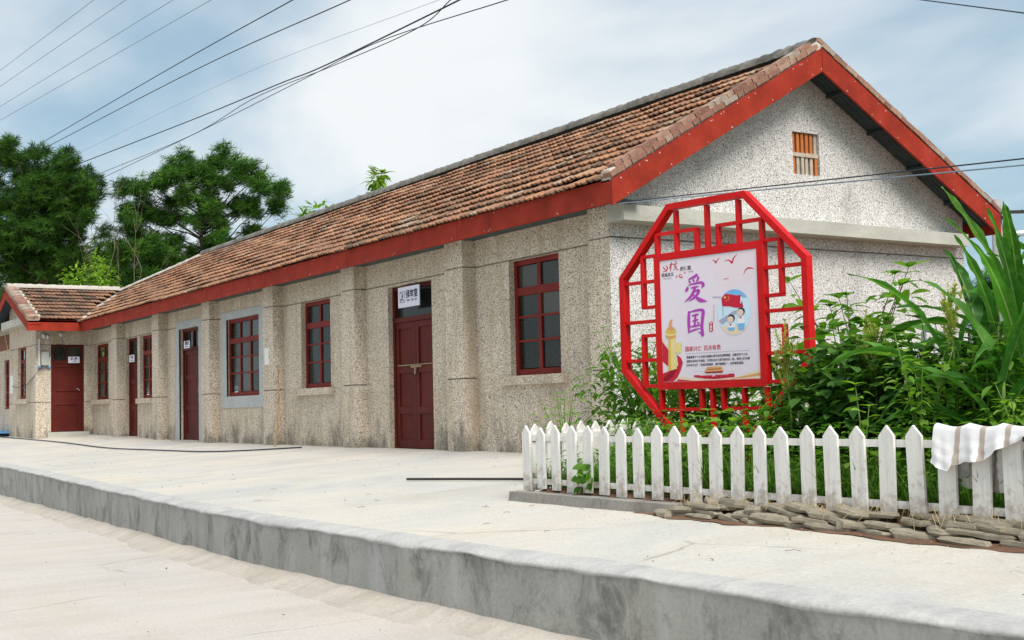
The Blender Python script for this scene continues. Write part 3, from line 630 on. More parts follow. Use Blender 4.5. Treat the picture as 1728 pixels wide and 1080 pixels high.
for r in range(nr):
    v = -.05 + r * (LW - .05) / nr; xx = XEV - v * cw; y = YRK + .28; yl = -.12 + (XEV - xx) / (XEV - XRW) * 1.82
    while y + TW < yl:
        m = slope_matrix((xx + .02 * (random.random() - .5), y, wr(xx) - .015 + .012 * random.random()), (0, 1, .02 * (random.random() - .5)), (-cw, .03 * (random.random() - .5), sw_)); spots.append((m, random.choice([0, 1, 2, 2, 3, 3, 4, 5, 6]))); y += TW
lay(spots, wroof, 300)
ridge((XRW, YRK + .02, ZRW + .02), (XRW, 1.5, ZRW + .02), .15, .12, 'pale_mortar', wroof, 40)
d = 0.0
while d < LW - .1:
    ln = random.choice((.235, .235, .12)); b = MB(); b.box(0, .27 + .03 * random.random(), 0, ln - .012, -.03, .055 + .012 * random.random()); me = b.mesh('verge_brick', 'verge_brick'); o = bpy.data.objects.new('brick', me); COL.objects.link(o); o.parent = wroof
    xx = XEV + .03 - d * cw; o.matrix_local = Matrix.Translation(-S0) @ slope_matrix((xx, YRK - .04, wr(xx)), (0, 1, 0), (-cw, 0, sw_)); d += ln
b = MB(); b.hexa([(XEV + .02, YRK - .02, wr(XEV) - .05), (XEV + .02, YRK + .25, wr(XEV) - .05), (XRW, YRK + .25, ZRW - .05), (XRW, YRK - .02, ZRW - .05), (XEV + .02, YRK - .02, wr(XEV) + .035), (XEV + .02, YRK + .33, wr(XEV) + .035), (XRW, YRK + .33, ZRW + .035), (XRW, YRK - .02, ZRW + .035)]); b.build('verge_mortar', 'pale_mortar', wroof)
b = MB(); b.box(XEV - .03, XEV, YRK + .03, YFAS - .01, ZF + .02, wr(XEV) - .03); b.build('wing_fascia', 'fascia_red', st)
for sgn in (1, -1):
    xe = XRW + sgn * (XEV - XRW) + (0 if sgn > 0 else .1); b = MB(); h = .32
    b.hexa([(xe, YRK, wr(xe) - h), (xe, YRK + .03, wr(xe) - h), (XRW + sgn * .003, YRK + .03, ZRW - h), (XRW + sgn * .003, YRK, ZRW - h), (xe, YRK, wr(xe) - .02), (xe, YRK + .03, wr(xe) - .02), (XRW + sgn * .003, YRK + .03, ZRW - .02), (XRW + sgn * .003, YRK, ZRW - .02)]); b.build('wing_rake_board', 'fascia_red', st)
    b = MB(); b.hexa([(xe, YRK + .03, wr(xe) - .16), (xe, YG, wr(xe) - .16), (XRW, YG, ZRW - .16), (XRW, YRK + .03, ZRW - .16), (xe, YRK + .03, wr(xe) - .15), (xe, YG, wr(xe) - .15), (XRW, YG, ZRW - .15), (XRW, YRK + .03, ZRW - .15)]); b.build('wing_soffit', 'soffit_tin', st)
b = MB(); b.box(XE - .002, XEV - .03, YG, YFAS, ZF + .06, ZF + .067); b.build('wing_eaves_soffit', 'soffit_tin', st)
# brick annex beyond the wing
an = thing('brick_annex', (-30, 0, 0), 'low brick annex beyond the wing with a barred red window, at the left edge', 'building')
def abuild(b, nm, mt, par=None): return b.build(nm, mt, par or an)
ow = [(-27.95 + 34, -26.5 + 34, .84, 2.26)]
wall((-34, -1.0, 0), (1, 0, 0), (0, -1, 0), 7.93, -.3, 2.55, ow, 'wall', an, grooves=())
b = MB(); b.box(-34, -26.08, -1.0, -.8, 2.55, 3.0); abuild(b, 'brick_band', 'red_brick_wall')
b = MB(); b.box(-34.3, -26.1, -1.3, 3, 3.0, 3.1); abuild(b, 'flat_roof', 'cement_beam')
FA = axes((0, -1.0, 0), (1, 0, 0), (0, -1, 0)); b = MB()
for k in range(6): a = -27.95 + k * 1.45 / 5; fbox(b, FA, max(-27.95, a - .035), min(-26.5, a + .035), .84, 2.26, -.1, -.05)
for z in (.88, 1.32, 1.80, 2.22): fbox(b, FA, -27.95, -26.5, z - .035, z + .035, -.104, -.054)
wf = abuild(b, 'window', 'window_red'); b = MB(); fbox(b, FA, -27.95, -26.5, .84, 2.26, -.13, -.12); b.build('pane', 'glass', wf)

# ------------------------------------------------------------------ signs, fittings
def flat_sign(name, O, u, n, w, h, label, lines, icon=False, cat='sign'):
    t = thing(name, tuple(O), label, cat); u, n = Vector(u), Vector(n); b = MB(); f = axes(O, u, n)
    fbox(b, f, -w / 2, w / 2, -h / 2, h / 2, 0, .012); b.build('plate', 'sign_white', t)
    m3 = Matrix((u, Vector((0, 0, 1)), n)).transposed().to_4x4()
    for body, size, a, z, bold in lines:
        o = link('lettering', text_mesh(body, size, 'sign_black', bold), t); o.matrix_local = Matrix.Translation(u * a + Vector((0, 0, z)) + n * .0135) @ m3
    if icon:
        b = MB(); x0, x1, z0, z1 = -.275, -.115, -.075, .085
        for q in ((x0, x1, z0, z0 + .008), (x0, x1, z1 - .008, z1), (x0, x0 + .008, z0, z1), (x1 - .008, x1, z0, z1)): fbox(b, f, *q, .0125, .0135)
        P2 = lambda a, z: f(a, z, .013)
        for a, c_2, w_ in (((-.19, .03), (-.2, -.02), .018), ((-.2, -.02), (-.25, -.055), .014), ((-.2, -.02), (-.15, -.05), .014), ((-.21, .045), (-.22, .0), .009), ((-.17, .05), (-.18, .0), .009), ((-.25, -.02), (-.235, -.035), .02), ((-.255, .06), (-.24, .075), .012)):
            b.bar(P2(*a), P2(*c_2), w_, .001, n)
        b.tube([P2(-.19, .045), P2(-.19, .055)], .012, 8); b.build('pictogram', 'sign_black', t)
    return t
flat_sign('door_sign', (-4.77, YW - .035, 2.215), (1, 0, 0), (0, -1, 0), .66, .30, 'white sign with pictogram reading 候车室 above the main door', [('候车室', .125, .10, .03, .004), ('HOU   CHE   SHI', .042, .10, -.055, .0015)], True)
flat_sign('door_sign', (-14.855, YW - .035, 2.045), (1, 0, 0), (0, -1, 0), .37, .155, 'small white sign on the door with grey plaster surround', [('售票室', .085, 0, .022, .003), ('SHOU PIAO SHI', .03, 0, -.045, .001)])
flat_sign('door_sign', (-18.95, YW - .035, 1.93), (1, 0, 0), (0, -1, 0), .40, .17, 'small white sign on the narrow door half hidden by a pilaster', [('行车室', .085, 0, .022, .003), ('XING CHE SHI', .03, 0, -.05, .001)])
flat_sign('door_sign', (XE + .0, -.27, 2.06), (0, 1, 0), (1, 0, 0), .29, .165, 'small white sign on the wide maroon door under the wing roof', [('机 房', .075, 0, .02, .003), ('JI   FANG', .028, 0, -.045, .001)])
# paper notice glued on a pilaster
b = MB(); b.box(-10.04, -9.84, -.004, -.001, 1.42, 1.72); b.build('paper_notice', 'paper', label='white paper notice glued to the pilaster beside the grey-framed window', cat='notice')
b = MB(); b.box(-25.95, -25.55, YG - .006, YG - .002, 1.25, 1.75); b.build('paper_notice', 'paper', label='pale notice glued to the wing wall left of its narrow window', cat='notice')
# electricity meter with conduits
t = thing('electric_meter', (XE, -1.0, 2), 'grey electricity meter with white conduits beside the wing door', 'meter')
b = MB(); b.box(XE, XE + .12, -1.10, -.92, 1.92, 2.26); b.build('meter_box', 'meter_grey', t)
b = MB(); b.tube([(XE + .04, -1.15, 2.6), (XE + .04, -1.15, 1.9)], .018, 8); b.build('conduit', 'white_plastic', t)
b = MB(); b.tube([(XE + .04, -.87, 2.2), (XE + .04, -.9, 1.88)], .018, 8); b.build('conduit', 'white_plastic', t)
for y in (-1.13, -.92):
    b = MB(); b.tube([(XE + .04, y - .05, 1.87), (XE + .04, y, 1.85), (XE + .04, y + .05, 1.88)], .022, 8); b.build('elbow', 'blue_plastic', t)
for i, (y, z) in enumerate(((-1.05, 2.62), (-.95, 2.60), (-.62, 2.66))):
    b = MB(); rows = []
    for zz_, r_ in ((0, .02), (.02, .045), (.04, .03), (.06, .05), (.085, .035), (.10, .02)): rows.append([(XE + .1 + r_ * math.cos(a), y + r_ * math.sin(a), z + zz_) for a in [6.2832 * q / 10 for q in range(10)]])
    b.grid(rows, closed=True); b.tube([(XE, y, z + .1), (XE + .1, y, z + .1)], .012, 6)
    b.build('insulator', 'porcelain', smooth=True, label=('white porcelain insulator above the meter, left of the pair', 'white porcelain insulator above the meter, right of the pair', 'white porcelain insulator high above the wing door')[i], cat='insulator')
def coil(cy, cz, r_, turns=3):
    pts = []
    for k in range(turns * 18): a = 6.2832 * k / 18; rr = r_ * (1 + .06 * math.sin(k * .7)); pts.append((XE + .05 + .012 * math.sin(k), cy + rr * math.cos(a), cz + rr * math.sin(a)))
    return pts
b = MB(); b.tube([(XE + .1, -.62, 2.66)] + coil(-.68, 2.30, .17), .006, 4); b.build('cable_coil', 'wire_dark', label='coil of thin dark cable hanging in front of the wing door', cat='cable')
b = MB(); b.tube(catmull([(XE + .06, -.85, 2.20), (XE + .08, -1.05, 1.95), (XE + .03, YG + .02, 1.72), (-23.3, YG - .03, 1.52), (-24.2, YG - .03, 1.38), (-25.6, YG - .03, 1.45)]), .008, 5); b.build('wall_cable', 'wire_dark', label='dark cable sagging across the wing corner from the meter', cat='cable')
b = MB(); b.tube(catmull([(-26.3, YG - .1, 3.0), (-25.6, YG - .1, 2.35), (-25.1, YG - .05, 2.05), (-24.4, YG - .03, 1.98)]), .011, 5); b.build('yellow_rope', 'straw', label='yellow rope hanging from the wing gable', cat='rope')
# things lying on the platform
def cable(name, pts, r_, mat, label, cat='cable'):
    b = MB(); b.tube(catmull([(x, y, gz(x, y) + r_ + .006) for x, y in pts], 6), r_, 6); return b.build(name, mat, label=label, cat=cat)
cable('ground_cable', [(-34, -1.6), (-25.9, -1.5), (-19.3, -1.43), (-14.8, -1.55), (-11.7, -1.42), (-9.6, -1.32), (-8.6, -1.0), (-7.7, -.3)], .013, 'wire_dark', 'dark cable lying along the platform towards the blue sheet')
cable('iron_rod', [(.12, -2.47), (.8, -2.24), (1.55, -2.01), (2.3, -1.78)], .014, 'iron', 'dark iron rod lying on the concrete left of the picket fence', 'rod')
b = MB(); rows = []
for i in range(14):
    rows.append([Vector((-33.5 + i * .56 + .2 * hsh(i), -1.45 + k * .30 + .02 * wob(i + k), gz(-28, -.8) + .05 + .05 * abs(wob(i * .8 + k * 1.7, 1, k)) - (.04 if k in (0, 4) or i == 13 else 0))) for k in range(5)])
b.grid(rows); b.build('blue_sheet', 'blue_plastic', smooth=True, label='crumpled blue plastic sheet lying on the platform at the left edge', cat='sheet')
b = MB(); b.bar((-26.4, -.75, gz(-26, -.7) + .02), (-29.2, -.85, .42), .07, .05); b.build('timber', 'driftwood', label='dark timber propped up behind the blue sheet', cat='timber')
b = MB(); b.tube([(-9.36, -.02, 1.33), (-9.22, -.07, .75), (-9.05, -.22, gz(-9, -.22) + .01)], [.012, .013, .015], 6); b.build('bamboo_stick', 'bamboo', label='thin bamboo stick leaning against the wall beside the grey-framed window', cat='stick')

# ------------------------------------------------------------------ red lattice frame with poster
t = thing('lattice_frame', (3.381, -1.2, 0), 'bright red octagonal lattice frame holding a poster behind the picket fence', 'display frame')
ang = R(9); U = Vector((math.cos(ang), math.sin(ang), 0)); NV = Vector((math.sin(ang), -math.cos(ang), 0)); OC = Vector((3.381, -1.2, 1.308))
Lf = lambda a, z, d=0: OC + U * a + NV * d + Vector((0, 0, z))
OR, OK = 1.016, .421; oct_ = [(-OK, OR), (OK, OR), (OR, OK), (OR, -OK), (OK, -OR), (-OK, -OR), (-OR, -OK), (-OR, OK)]
b = MB(); hw = .027; inn = [(x * (1 - 2 * hw / OR * .5 * 1.0), y * (1 - hw / OR)) for x, y in oct_]; ko, ki = 1 + hw / OR, 1 - hw / OR
for i in range(8):
    (a, c), (e, g_) = oct_[i], oct_[(i + 1) % 8]
    b.hexa([Lf(a * ki, c * ki, .04), Lf(e * ki, g_ * ki, .04), Lf(e * ki, g_ * ki, -.04), Lf(a * ki, c * ki, -.04), Lf(a * ko, c * ko, .04), Lf(e * ko, g_ * ko, .04), Lf(e * ko, g_ * ko, -.04), Lf(a * ko, c * ko, -.04)])
b.build('outer_ring', 'lattice_red', t)
BF = .575
b = MB(); w_ = .032
for q in ((-BF - w_, BF + w_, BF - w_, BF + w_), (-BF - w_, BF + w_, -BF - w_, -BF + w_), (-BF - w_, -BF + w_, -BF + w_, BF - w_), (BF - w_, BF + w_, -BF + w_, BF - w_)): fbox(b, Lf, *q, -.035, .038)
b.build('poster_frame', 'lattice_red', t)
bars = []
def hb(a0, a1, z): bars.append((a0, z, a1, z))
def vb(a, z0, z1): bars.append((a, z0, a, z1))
for s in (1, -1):
    for v_ in (-.355, 0, .345): vb(v_, s * .61, s * .98)
    for q in (1, -1):
        i_, o_ = (.12 * q, .585 * q); hb(min(i_, o_), max(i_, o_), s * .785); vb(i_, s * .61, s * .785); vb(o_, s * .61, s * (.785 if s > 0 else .785))
for q in (1, -1):
    for z in (.372, .012, -.337): hb(*sorted((q * .61, q * .98)), z)
    hb(*sorted((q * .61, q * .768)), .60); hb(*sorted((q * .61, q * .768)), .14); vb(q * .768, .14, .60)
    hb(*sorted((q * .61, q * .780)), -.116); hb(*sorted((q * .61, q * .780)), -.57); vb(q * .780, -.57, -.116)
for i, (a0, z0, a1, z1) in enumerate(bars):
    b = MB(); h_ = .0150; dd = .024 + .0012 * (i % 3)
    if a0 == a1: fbox(b, Lf, a0 - h_, a0 + h_, z0 if z0 < z1 else z1, max(z0, z1), -dd, dd)
    else: fbox(b, Lf, a0 - h_, a1 + h_, z0 - h_, z0 + h_, -dd + .003, dd - .003)
    b.build('lattice_bar', 'lattice_red', t)
for q in (-.34, .34):
    b = MB(); fbox(b, Lf, q - .035, q + .035, -1.45, -1.03, -.035, .035); b.build('leg', 'lattice_red', t)
b = MB(); fbox(b, Lf, -.541, .541, -.541, .541, -.02, .030); poster = b.build('poster', 'print_lilac', t)
# --- printed picture; (x, y) are read off the poster in its own print units, then mapped to metres on the board
src = np.array([(110, 265), (1440, 75), (1530, 1867), (195, 1917)], float); dst = np.array([(-.541, .541), (.541, .541), (.541, -.541), (-.541, -.541)])
A = []; rhs = []
for (x, y), (u_, v_) in zip(src, dst): A += [[x, y, 1, 0, 0, 0, -u_ * x, -u_ * y], [0, 0, 0, x, y, 1, -v_ * x, -v_ * y]]; rhs += [u_, v_]
Hm = np.append(np.linalg.solve(np.array(A), np.array(rhs)), 1).reshape(3, 3)
def pb(x, y): p = Hm @ np.array([x, y, 1.0]); return p[0] / p[2], p[1] / p[2]
LAY = [.0305]
def PP(x, y, d): a, z = pb(x, y); return Lf(max(-.538, min(.538, a)), max(-.538, min(.538, z)), d)
def shape(b, pts, d, mi=0): b.add([PP(x, y, d) for x, y in pts], [tuple(range(len(pts)))], mi)
def ell(cx, cy, rx, ry, n_=20, rot=0): return [(cx + rx * math.cos(k * 6.2832 / n_) * math.cos(rot) - ry * math.sin(k * 6.2832 / n_) * math.sin(rot), cy + rx * math.cos(k * 6.2832 / n_) * math.sin(rot) + ry * math.sin(k * 6.2832 / n_) * math.cos(rot)) for k in range(n_)]
def brush(b, pts, ws, d, mi=0):
    P3 = catmull([(x, y, w) for (x, y), w in zip(pts, ws)], 6); vs = []
    for i, p in enumerate(P3):
        q = P3[min(i + 1, len(P3) - 1)] - P3[max(i - 1, 0)]; q.z = 0; q = q.normalized() if q.length > 0 else Vector((1, 0, 0)); nrm = Vector((-q.y, q.x, 0)) * max(2, p.z) / 2
        vs += [PP(p.x + nrm.x, p.y + nrm.y, d), PP(p.x - nrm.x, p.y - nrm.y, d)]
    b.add(vs, [(2 * i, 2 * i + 1, 2 * i + 3, 2 * i + 2) for i in range(len(P3) - 1)], mi)
def Y2(pts): return [(x, y + 997) for x, y in pts]
# brush characters
b = MB(); d = .0325
for pts, ws in [([(635, 440), (590, 475), (530, 505), (508, 520)], [26, 30, 18, 6]), ([(520, 525), (528, 545), (545, 562)], [10, 22, 8]), ([(572, 505), (582, 525), (590, 548)], [8, 22, 8]), ([(648, 470), (640, 510), (612, 540)], [24, 22, 6]),
                ([(508, 610), (498, 640), (478, 682)], [10, 30, 20]), ([(515, 590), (600, 568), (690, 552), (716, 590), (690, 622)], [14, 22, 30, 34, 6]), ([(545, 632), (600, 618), (655, 606)], [12, 22, 10]),
                ([(608, 605), (585, 680), (545, 750), (468, 822)], [22, 30, 28, 8]), ([(560, 695), (610, 672), (655, 662), (640, 710), (585, 770), (520, 812)], [10, 20, 30, 28, 22, 6]), ([(572, 715), (620, 755), (680, 795), (772, 812)], [10, 26, 46, 8])]: brush(b, pts, [q * 1.25 for q in ws], d + .0002 * random.random())
for pts, ws in [([(528, 948), (526, 1040), (530, 1150), (530, 1250)], [24, 30, 30, 12]), ([(528, 965), (620, 938), (690, 930), (722, 948), (716, 1040), (708, 1160), (722, 1270), (736, 1286)], [12, 26, 30, 36, 34, 32, 34, 8]), ([(722, 1275), (690, 1245), (655, 1232)], [30, 16, 4]),
                ([(568, 1012), (620, 998), (665, 985)], [14, 24, 10]), ([(575, 1085), (620, 1070), (660, 1060)], [12, 22, 10]), ([(548, 1165), (620, 1148), (692, 1138)], [12, 26, 10]), ([(618, 990), (612, 1080), (610, 1160)], [20, 24, 16]), ([(640, 1090), (660, 1112), (668, 1128)], [6, 22, 8]), ([(530, 1235), (600, 1205), (690, 1180)], [14, 22, 8])]: brush(b, pts, [q * 1.25 for q in ws], d + .0002 * random.random())
b.build('brush_characters', 'print_violet', poster)
# birds, emblem and header calligraphy in red
b = MB(); d = .0315
for pts, ws in [([(830, 240), (865, 250), (880, 280)], [3, 12, 16]), ([(880, 285), (905, 240), (940, 205)], [16, 12, 3]), ([(1000, 255), (1060, 240), (1105, 280)], [4, 14, 22]), ([(1105, 285), (1130, 210), (1180, 155)], [22, 16, 3]), ([(1270, 440), (1300, 370), (1350, 345), (1420, 358)], [4, 14, 20, 3]), ([(990, 505), (1030, 500), (1068, 492)], [3, 9, 3])]: brush(b, pts, ws, d)
for pts, ws in [([(160, 345), (185, 372), (215, 398)], [14, 12, 10]), ([(195, 320), (222, 350), (205, 395), (150, 412)], [8, 12, 12, 6]), ([(240, 315), (300, 300), (300, 300)], [8, 12, 6]), ([(272, 275), (268, 340), (262, 405)], [10, 14, 5]), ([(265, 325), (250, 350), (238, 372)], [8, 8, 4]), ([(300, 310), (330, 300), (355, 292)], [6, 12, 6]), ([(325, 255), (335, 275), (338, 290)], [6, 12, 6]), ([(330, 305), (312, 335), (345, 330), (300, 385)], [6, 8, 8, 6]), ([(325, 345), (345, 365), (370, 388)], [8, 14, 6]),
                ([(355, 455), (348, 475), (340, 492)], [8, 14, 5]), ([(380, 440), (388, 475), (420, 485), (430, 462)], [6, 14, 14, 5]), ([(395, 435), (408, 448), (410, 455)], [5, 12, 5]), ([(450, 405), (460, 420), (465, 432)], [5, 14, 5])]: brush(b, pts, ws, d)
b.build('red_brushwork', 'print_red', poster)
def ptext(body, size, x, y, mat, bold=0, d=.0325, align='CENTER', spacing=1.0):
    me = text_mesh(body, size, mat, bold, align, spacing); o = link('lettering', me, poster); a, z = pb(x, y)
    m3 = Matrix((U, Vector((0, 0, 1)), NV)).transposed().to_4x4(); o.matrix_local = Matrix.Translation(Lf(a, z, d) - Vector(ROOT[t.name])) @ m3; return o
ptext('社会主义', .036, 225, 452, 'print_black', .0008); ptext('THE SOCIALIST', .014, 225, 503, 'print_black'); ptext('价值观', .042, 468, 362, 'print_black', .0008); ptext('VALUES', .016, 540, 405, 'print_black')
ptext('国家兴亡  匹夫有责', .047, 725, 460 + 997, 'print_red', .0004)
para = ['爱国是基于个人对自己祖国依赖关系的深厚情感，也是调节个人与', '祖国关系的行为准则。它同社会主义紧密结合在一起，要求人们以振', '兴中华为己任，促进民族团结、维护祖国统一、自觉报效祖国。']
for i, (tx, yl, yr) in enumerate(zip(para, (585, 640, 695), (540, 595, 650))): ptext(tx, .0232, 505, yl + 997, 'print_black', .0004, align='LEFT')
b = MB(); brush(b, Y2([(500, 533), (930, 508), (1370, 482)]), [5, 5, 5], .0315); b.build('rule_line', 'print_grey', poster)
# red seal
b = MB(); shape(b, Y2([(805, 110), (832, 85), (858, 105), (862, 215), (835, 242), (808, 222)]), .0315, 0); seal = b.build('seal', 'print_red', poster)
for k, ch in enumerate('中国梦'): ptext(ch, .026, 832 + k, 997 + 120 + k * 45, 'print_white', .0006, .0325)
# round picture: sky, flag, wall, two children saluting
b = MB(); d = .0312; cx, cy = 1150, 960
shape(b, ell(cx, cy, 232, 318, 36), d, 0)
shape(b, [(x, y) for x, y in ell(cx, cy, 232, 318, 36) if y < 790], d + .0006, 1); shape(b, [(x, y) for x, y in ell(cx, cy, 226, 312, 48) if y > 1140], d + .0006, 2)
shape(b, [(935, 1080), (1150, 935), (1190, 935), (1200, 960), (990, 1130)], d + .0009, 3)
shape(b, [(968, 770), (1020, 705), (1110, 715), (1180, 728), (1235, 718), (1275, 890), (1180, 900), (1080, 880), (985, 880)], d + .0012, 4)
shape(b, [(985, 880), (995, 880), (1000, 1010), (992, 1010)], d + .0012, 3); shape(b, [(1235, 735), (1258, 760), (1242, 840), (1232, 830)], d + .0016, 5)
def star(cx_, cy_, r_): shape(b, [(cx_ + (r_ if k % 2 == 0 else r_ * .42) * math.sin(k * math.pi / 5), cy_ - (r_ if k % 2 == 0 else r_ * .42) * math.cos(k * math.pi / 5)) for k in range(10)], d + .0016, 6)
star(1018, 757, 20); [star(x, y, 9) for x, y in ((1065, 740), (1075, 765), (1065, 790), (1040, 803))]
for hx, hy, rr, by, hgt in ((1245, 955, 52, 1030, 170), (1110, 1050, 50, 1130, 80)):
    shape(b, [(hx - rr * .9, by), (hx + rr * .9, by - 15), (hx + rr * 1.1, by + hgt * .5), (hx - rr * 1.0, by + hgt * .55)], d + .0018, 5); shape(b, [(hx - rr * .95, by + hgt * .5), (hx + rr, by + hgt * .45), (hx + rr * .9, by + hgt), (hx - rr * .6, by + hgt * 1.02)], d + .0020, 7)
    shape(b, ell(hx, hy - 8, rr, rr * 1.05, 16), d + .0022, 9); shape(b, ell(hx - 10, hy + 6, rr * .85, rr * .85, 16), d + .0025, 8)
    shape(b, [(hx - rr * .9, by - 2), (hx - rr * .2, by - 30), (hx - rr * .1, by - 18), (hx - rr * .7, by + 14)], d + .0026, 8); shape(b, [(hx - 18, by - 8), (hx + 12, by - 8), (hx - 5, by + 22)], d + .0028, 4)
b.build('round_picture', ['print_skyblue', 'print_blue', 'print_cream', 'print_grey', 'print_red', 'print_white', 'print_yellow', 'print_blue', 'print_skin', 'print_black'], poster)
b = MB()
for k in range(5): brush(b, [(850 + k * 22, 760 + 12 * math.sin(k * 2)), (862 + k * 22, 748), (872 + k * 22, 768)], [4, 10, 4], .0315)
for k in range(11): shape(b, [(862, 860 + k * 22), (876, 858 + k * 22), (876, 868 + k * 22), (862, 870 + k * 22)], .0315)
b.build('cloud_ornament', 'print_grey', poster)
# ornamental column with red ribbon
b = MB(); d = .0316
shape(b, Y2([(165, 360), (230, 440), (300, 560), (330, 700), (250, 700), (172, 640)]), d, 0); shape(b, Y2([(375, 545), (430, 590), (458, 655), (430, 760), (385, 860), (330, 920), (192, 925), (190, 800), (330, 745), (395, 690)]), d + .0004, 0)
shape(b, Y2([(190, 860), (300, 770), (380, 745), (320, 850), (240, 925), (195, 925)]), d + .0008, 1); shape(b, Y2([(160, 330), (200, 370), (250, 450), (230, 445), (165, 365)]), d + .0004, 3)
shape(b, Y2([(258, 315), (345, 300), (378, 735), (262, 770)]), d + .0012, 2); shape(b, Y2([(258, 315), (285, 312), (300, 758), (262, 770)]), d + .0016, 4); shape(b, Y2([(355, 388), (430, 378), (442, 510), (400, 530), (362, 515)]), d + .0012, 2); shape(b, Y2([(322, 385), (352, 384), (356, 505), (330, 512)]), d + .0015, 3)
shape(b, Y2(ell(285, 295, 70, 36)), d + .0018, 5); shape(b, Y2(ell(285, 262, 66, 30)), d + .0021, 2); shape(b, Y2(ell(285, 225, 70, 42)), d + .0024, 4); shape(b, Y2(ell(285, 190, 45, 26)), d + .0026, 5); shape(b, Y2([(262, 190), (258, 130), (270, 80), (300, 62), (308, 75), (290, 100), (300, 180)]), d + .0028, 5)
b.build('column_picture', ['print_red', 'print_darkred', 'print_goldlight', 'print_cream', 'print_gold', 'print_orange'], poster)
# gate tower and bands at the foot of the print
b = MB(); d = .0313
shape(b, Y2([(390, 830), (640, 870), (900, 880), (1200, 850), (1525, 740), (1530, 868), (860, 895), (620, 912), (400, 880)]), d, 0); shape(b, Y2([(390, 880), (620, 912), (330, 925), (385, 900)]), d + .0004, 1); shape(b, Y2([(1180, 858), (1525, 790), (1530, 830), (1100, 885)]), d + .0004, 2)
shape(b, Y2([(610, 825), (1165, 800), (1168, 850), (900, 878), (760, 872), (615, 850)]), d + .0008, 3); shape(b, Y2([(690, 822), (1085, 806), (1085, 815), (690, 832)]), d + .0012, 5)
for k in range(5): shape(b, Y2(ell(765 + k * 64, 862 - k * 3, 10, 12, 10)), d + .0014, 4)
shape(b, Y2([(765, 775), (1002, 762), (1005, 790), (768, 798)]), d + .0012, 4); shape(b, Y2([(740, 770), (790, 748), (985, 738), (1020, 755), (1005, 768), (760, 780)]), d + .0016, 6); shape(b, Y2([(790, 738), (980, 730), (982, 742), (792, 750)]), d + .0018, 4); shape(b, Y2([(765, 738), (800, 712), (970, 704), (1008, 724), (985, 734), (790, 742)]), d + .0021, 6); shape(b, Y2([(865, 815), (900, 813), (900, 840), (866, 842)]), d + .0016, 5)
for x in (620, 645, 668, 690, 712, 1050, 1075, 1100, 1122, 1145): shape(b, Y2([(x, 772), (x + 10, 766), (x + 6, 778)]), d, 7)
b.build('gate_picture', ['print_cream', 'print_red', 'print_orange', 'print_red', 'print_darkred', 'print_pink', 'print_orange', 'print_grey'], poster)
b = MB(); shape(b, [(760, 120), (1440, 80), (1450, 420), (1300, 560), (1000, 640), (850, 420)], .0302); b.build('pink_wash', 'print_pinkwash', poster)

# ------------------------------------------------------------------ picket fence, stones, cloth
pf = thing('picket_fence', (6, -2.86, gz(6, -2.86)), 'low white wooden picket fence round the weedy garden bed', 'fence')
def picket(m, h, w=.112, tip=.06, lean=0.0):
    b = MB(); t_ = .018; pts = [(-w / 2, 0), (w / 2, 0), (w / 2, h - tip), (0, h), (-w / 2, h - tip)]
    b.prism([m @ Vector((a + lean * z, -t_ / 2, z)) for a, z in pts], m.to_3x3() @ Vector((0, t_, 0))); return b
fy = -2.86
PX = [2.99 + .2092 * i for i in range(32)]
for i, x in enumerate(PX):
    zb = gz(x, fy) + .085 + random.uniform(-.012, .012); h = .42 + random.uniform(-.011, .009) - zb
    if i in (20, 21, 22): h -= .004
    m = Matrix.Translation((x + random.uniform(-.006, .006), fy + .0, zb)) @ Matrix.Rotation(random.uniform(-.03, .03), 4, 'Z')
    picket(m, h, .112 + random.uniform(-.005, .005), lean=random.uniform(-.035, .035)).build('picket', 'fence_white', pf)
for z in (.325, -.02):
    x = 2.95
    while x < 9.3:
        b = MB(); b.bar((x, fy + .022, z - .004 * hsh(x)), (x + 2.1, fy + .022, z + .004 * hsh(x, 2)), .022, .042); b.build('rail', 'fence_white', pf); x += 2.103
for x in (2.93, 5.03, 7.13, 9.2):
    b = MB(); b.box(x - .025, x + .025, fy + .034, fy + .084, gz(x, fy) - .05, .36); b.build('post', 'fence_white', pf)
R0, R1 = Vector((2.95, -2.80, 0)), Vector((2.02, .12, 0)); rd = (R1 - R0); rl = rd.length; rd.normalize(); ra = math.atan2(rd.y, rd.x)
for i in range(int(rl / .21) + 1):
    p = R0 + rd * (.06 + .21 * i); zb = gz(p.x, p.y) + .06
    picket(Matrix.Translation((p.x, p.y, zb)) @ Matrix.Rotation(ra, 4, 'Z'), .43 + .1 * .06 - zb + .02 * hsh(i)).build('picket', 'fence_white', pf)
for z in (.33, .02):
    b = MB(); o_ = Vector((-rd.y, rd.x, 0)) * -.022; b.bar(R0 + o_ + Vector((0, 0, z)), R1 + o_ + Vector((0, 0, z)), .022, .042); b.build('rail', 'fence_white', pf)
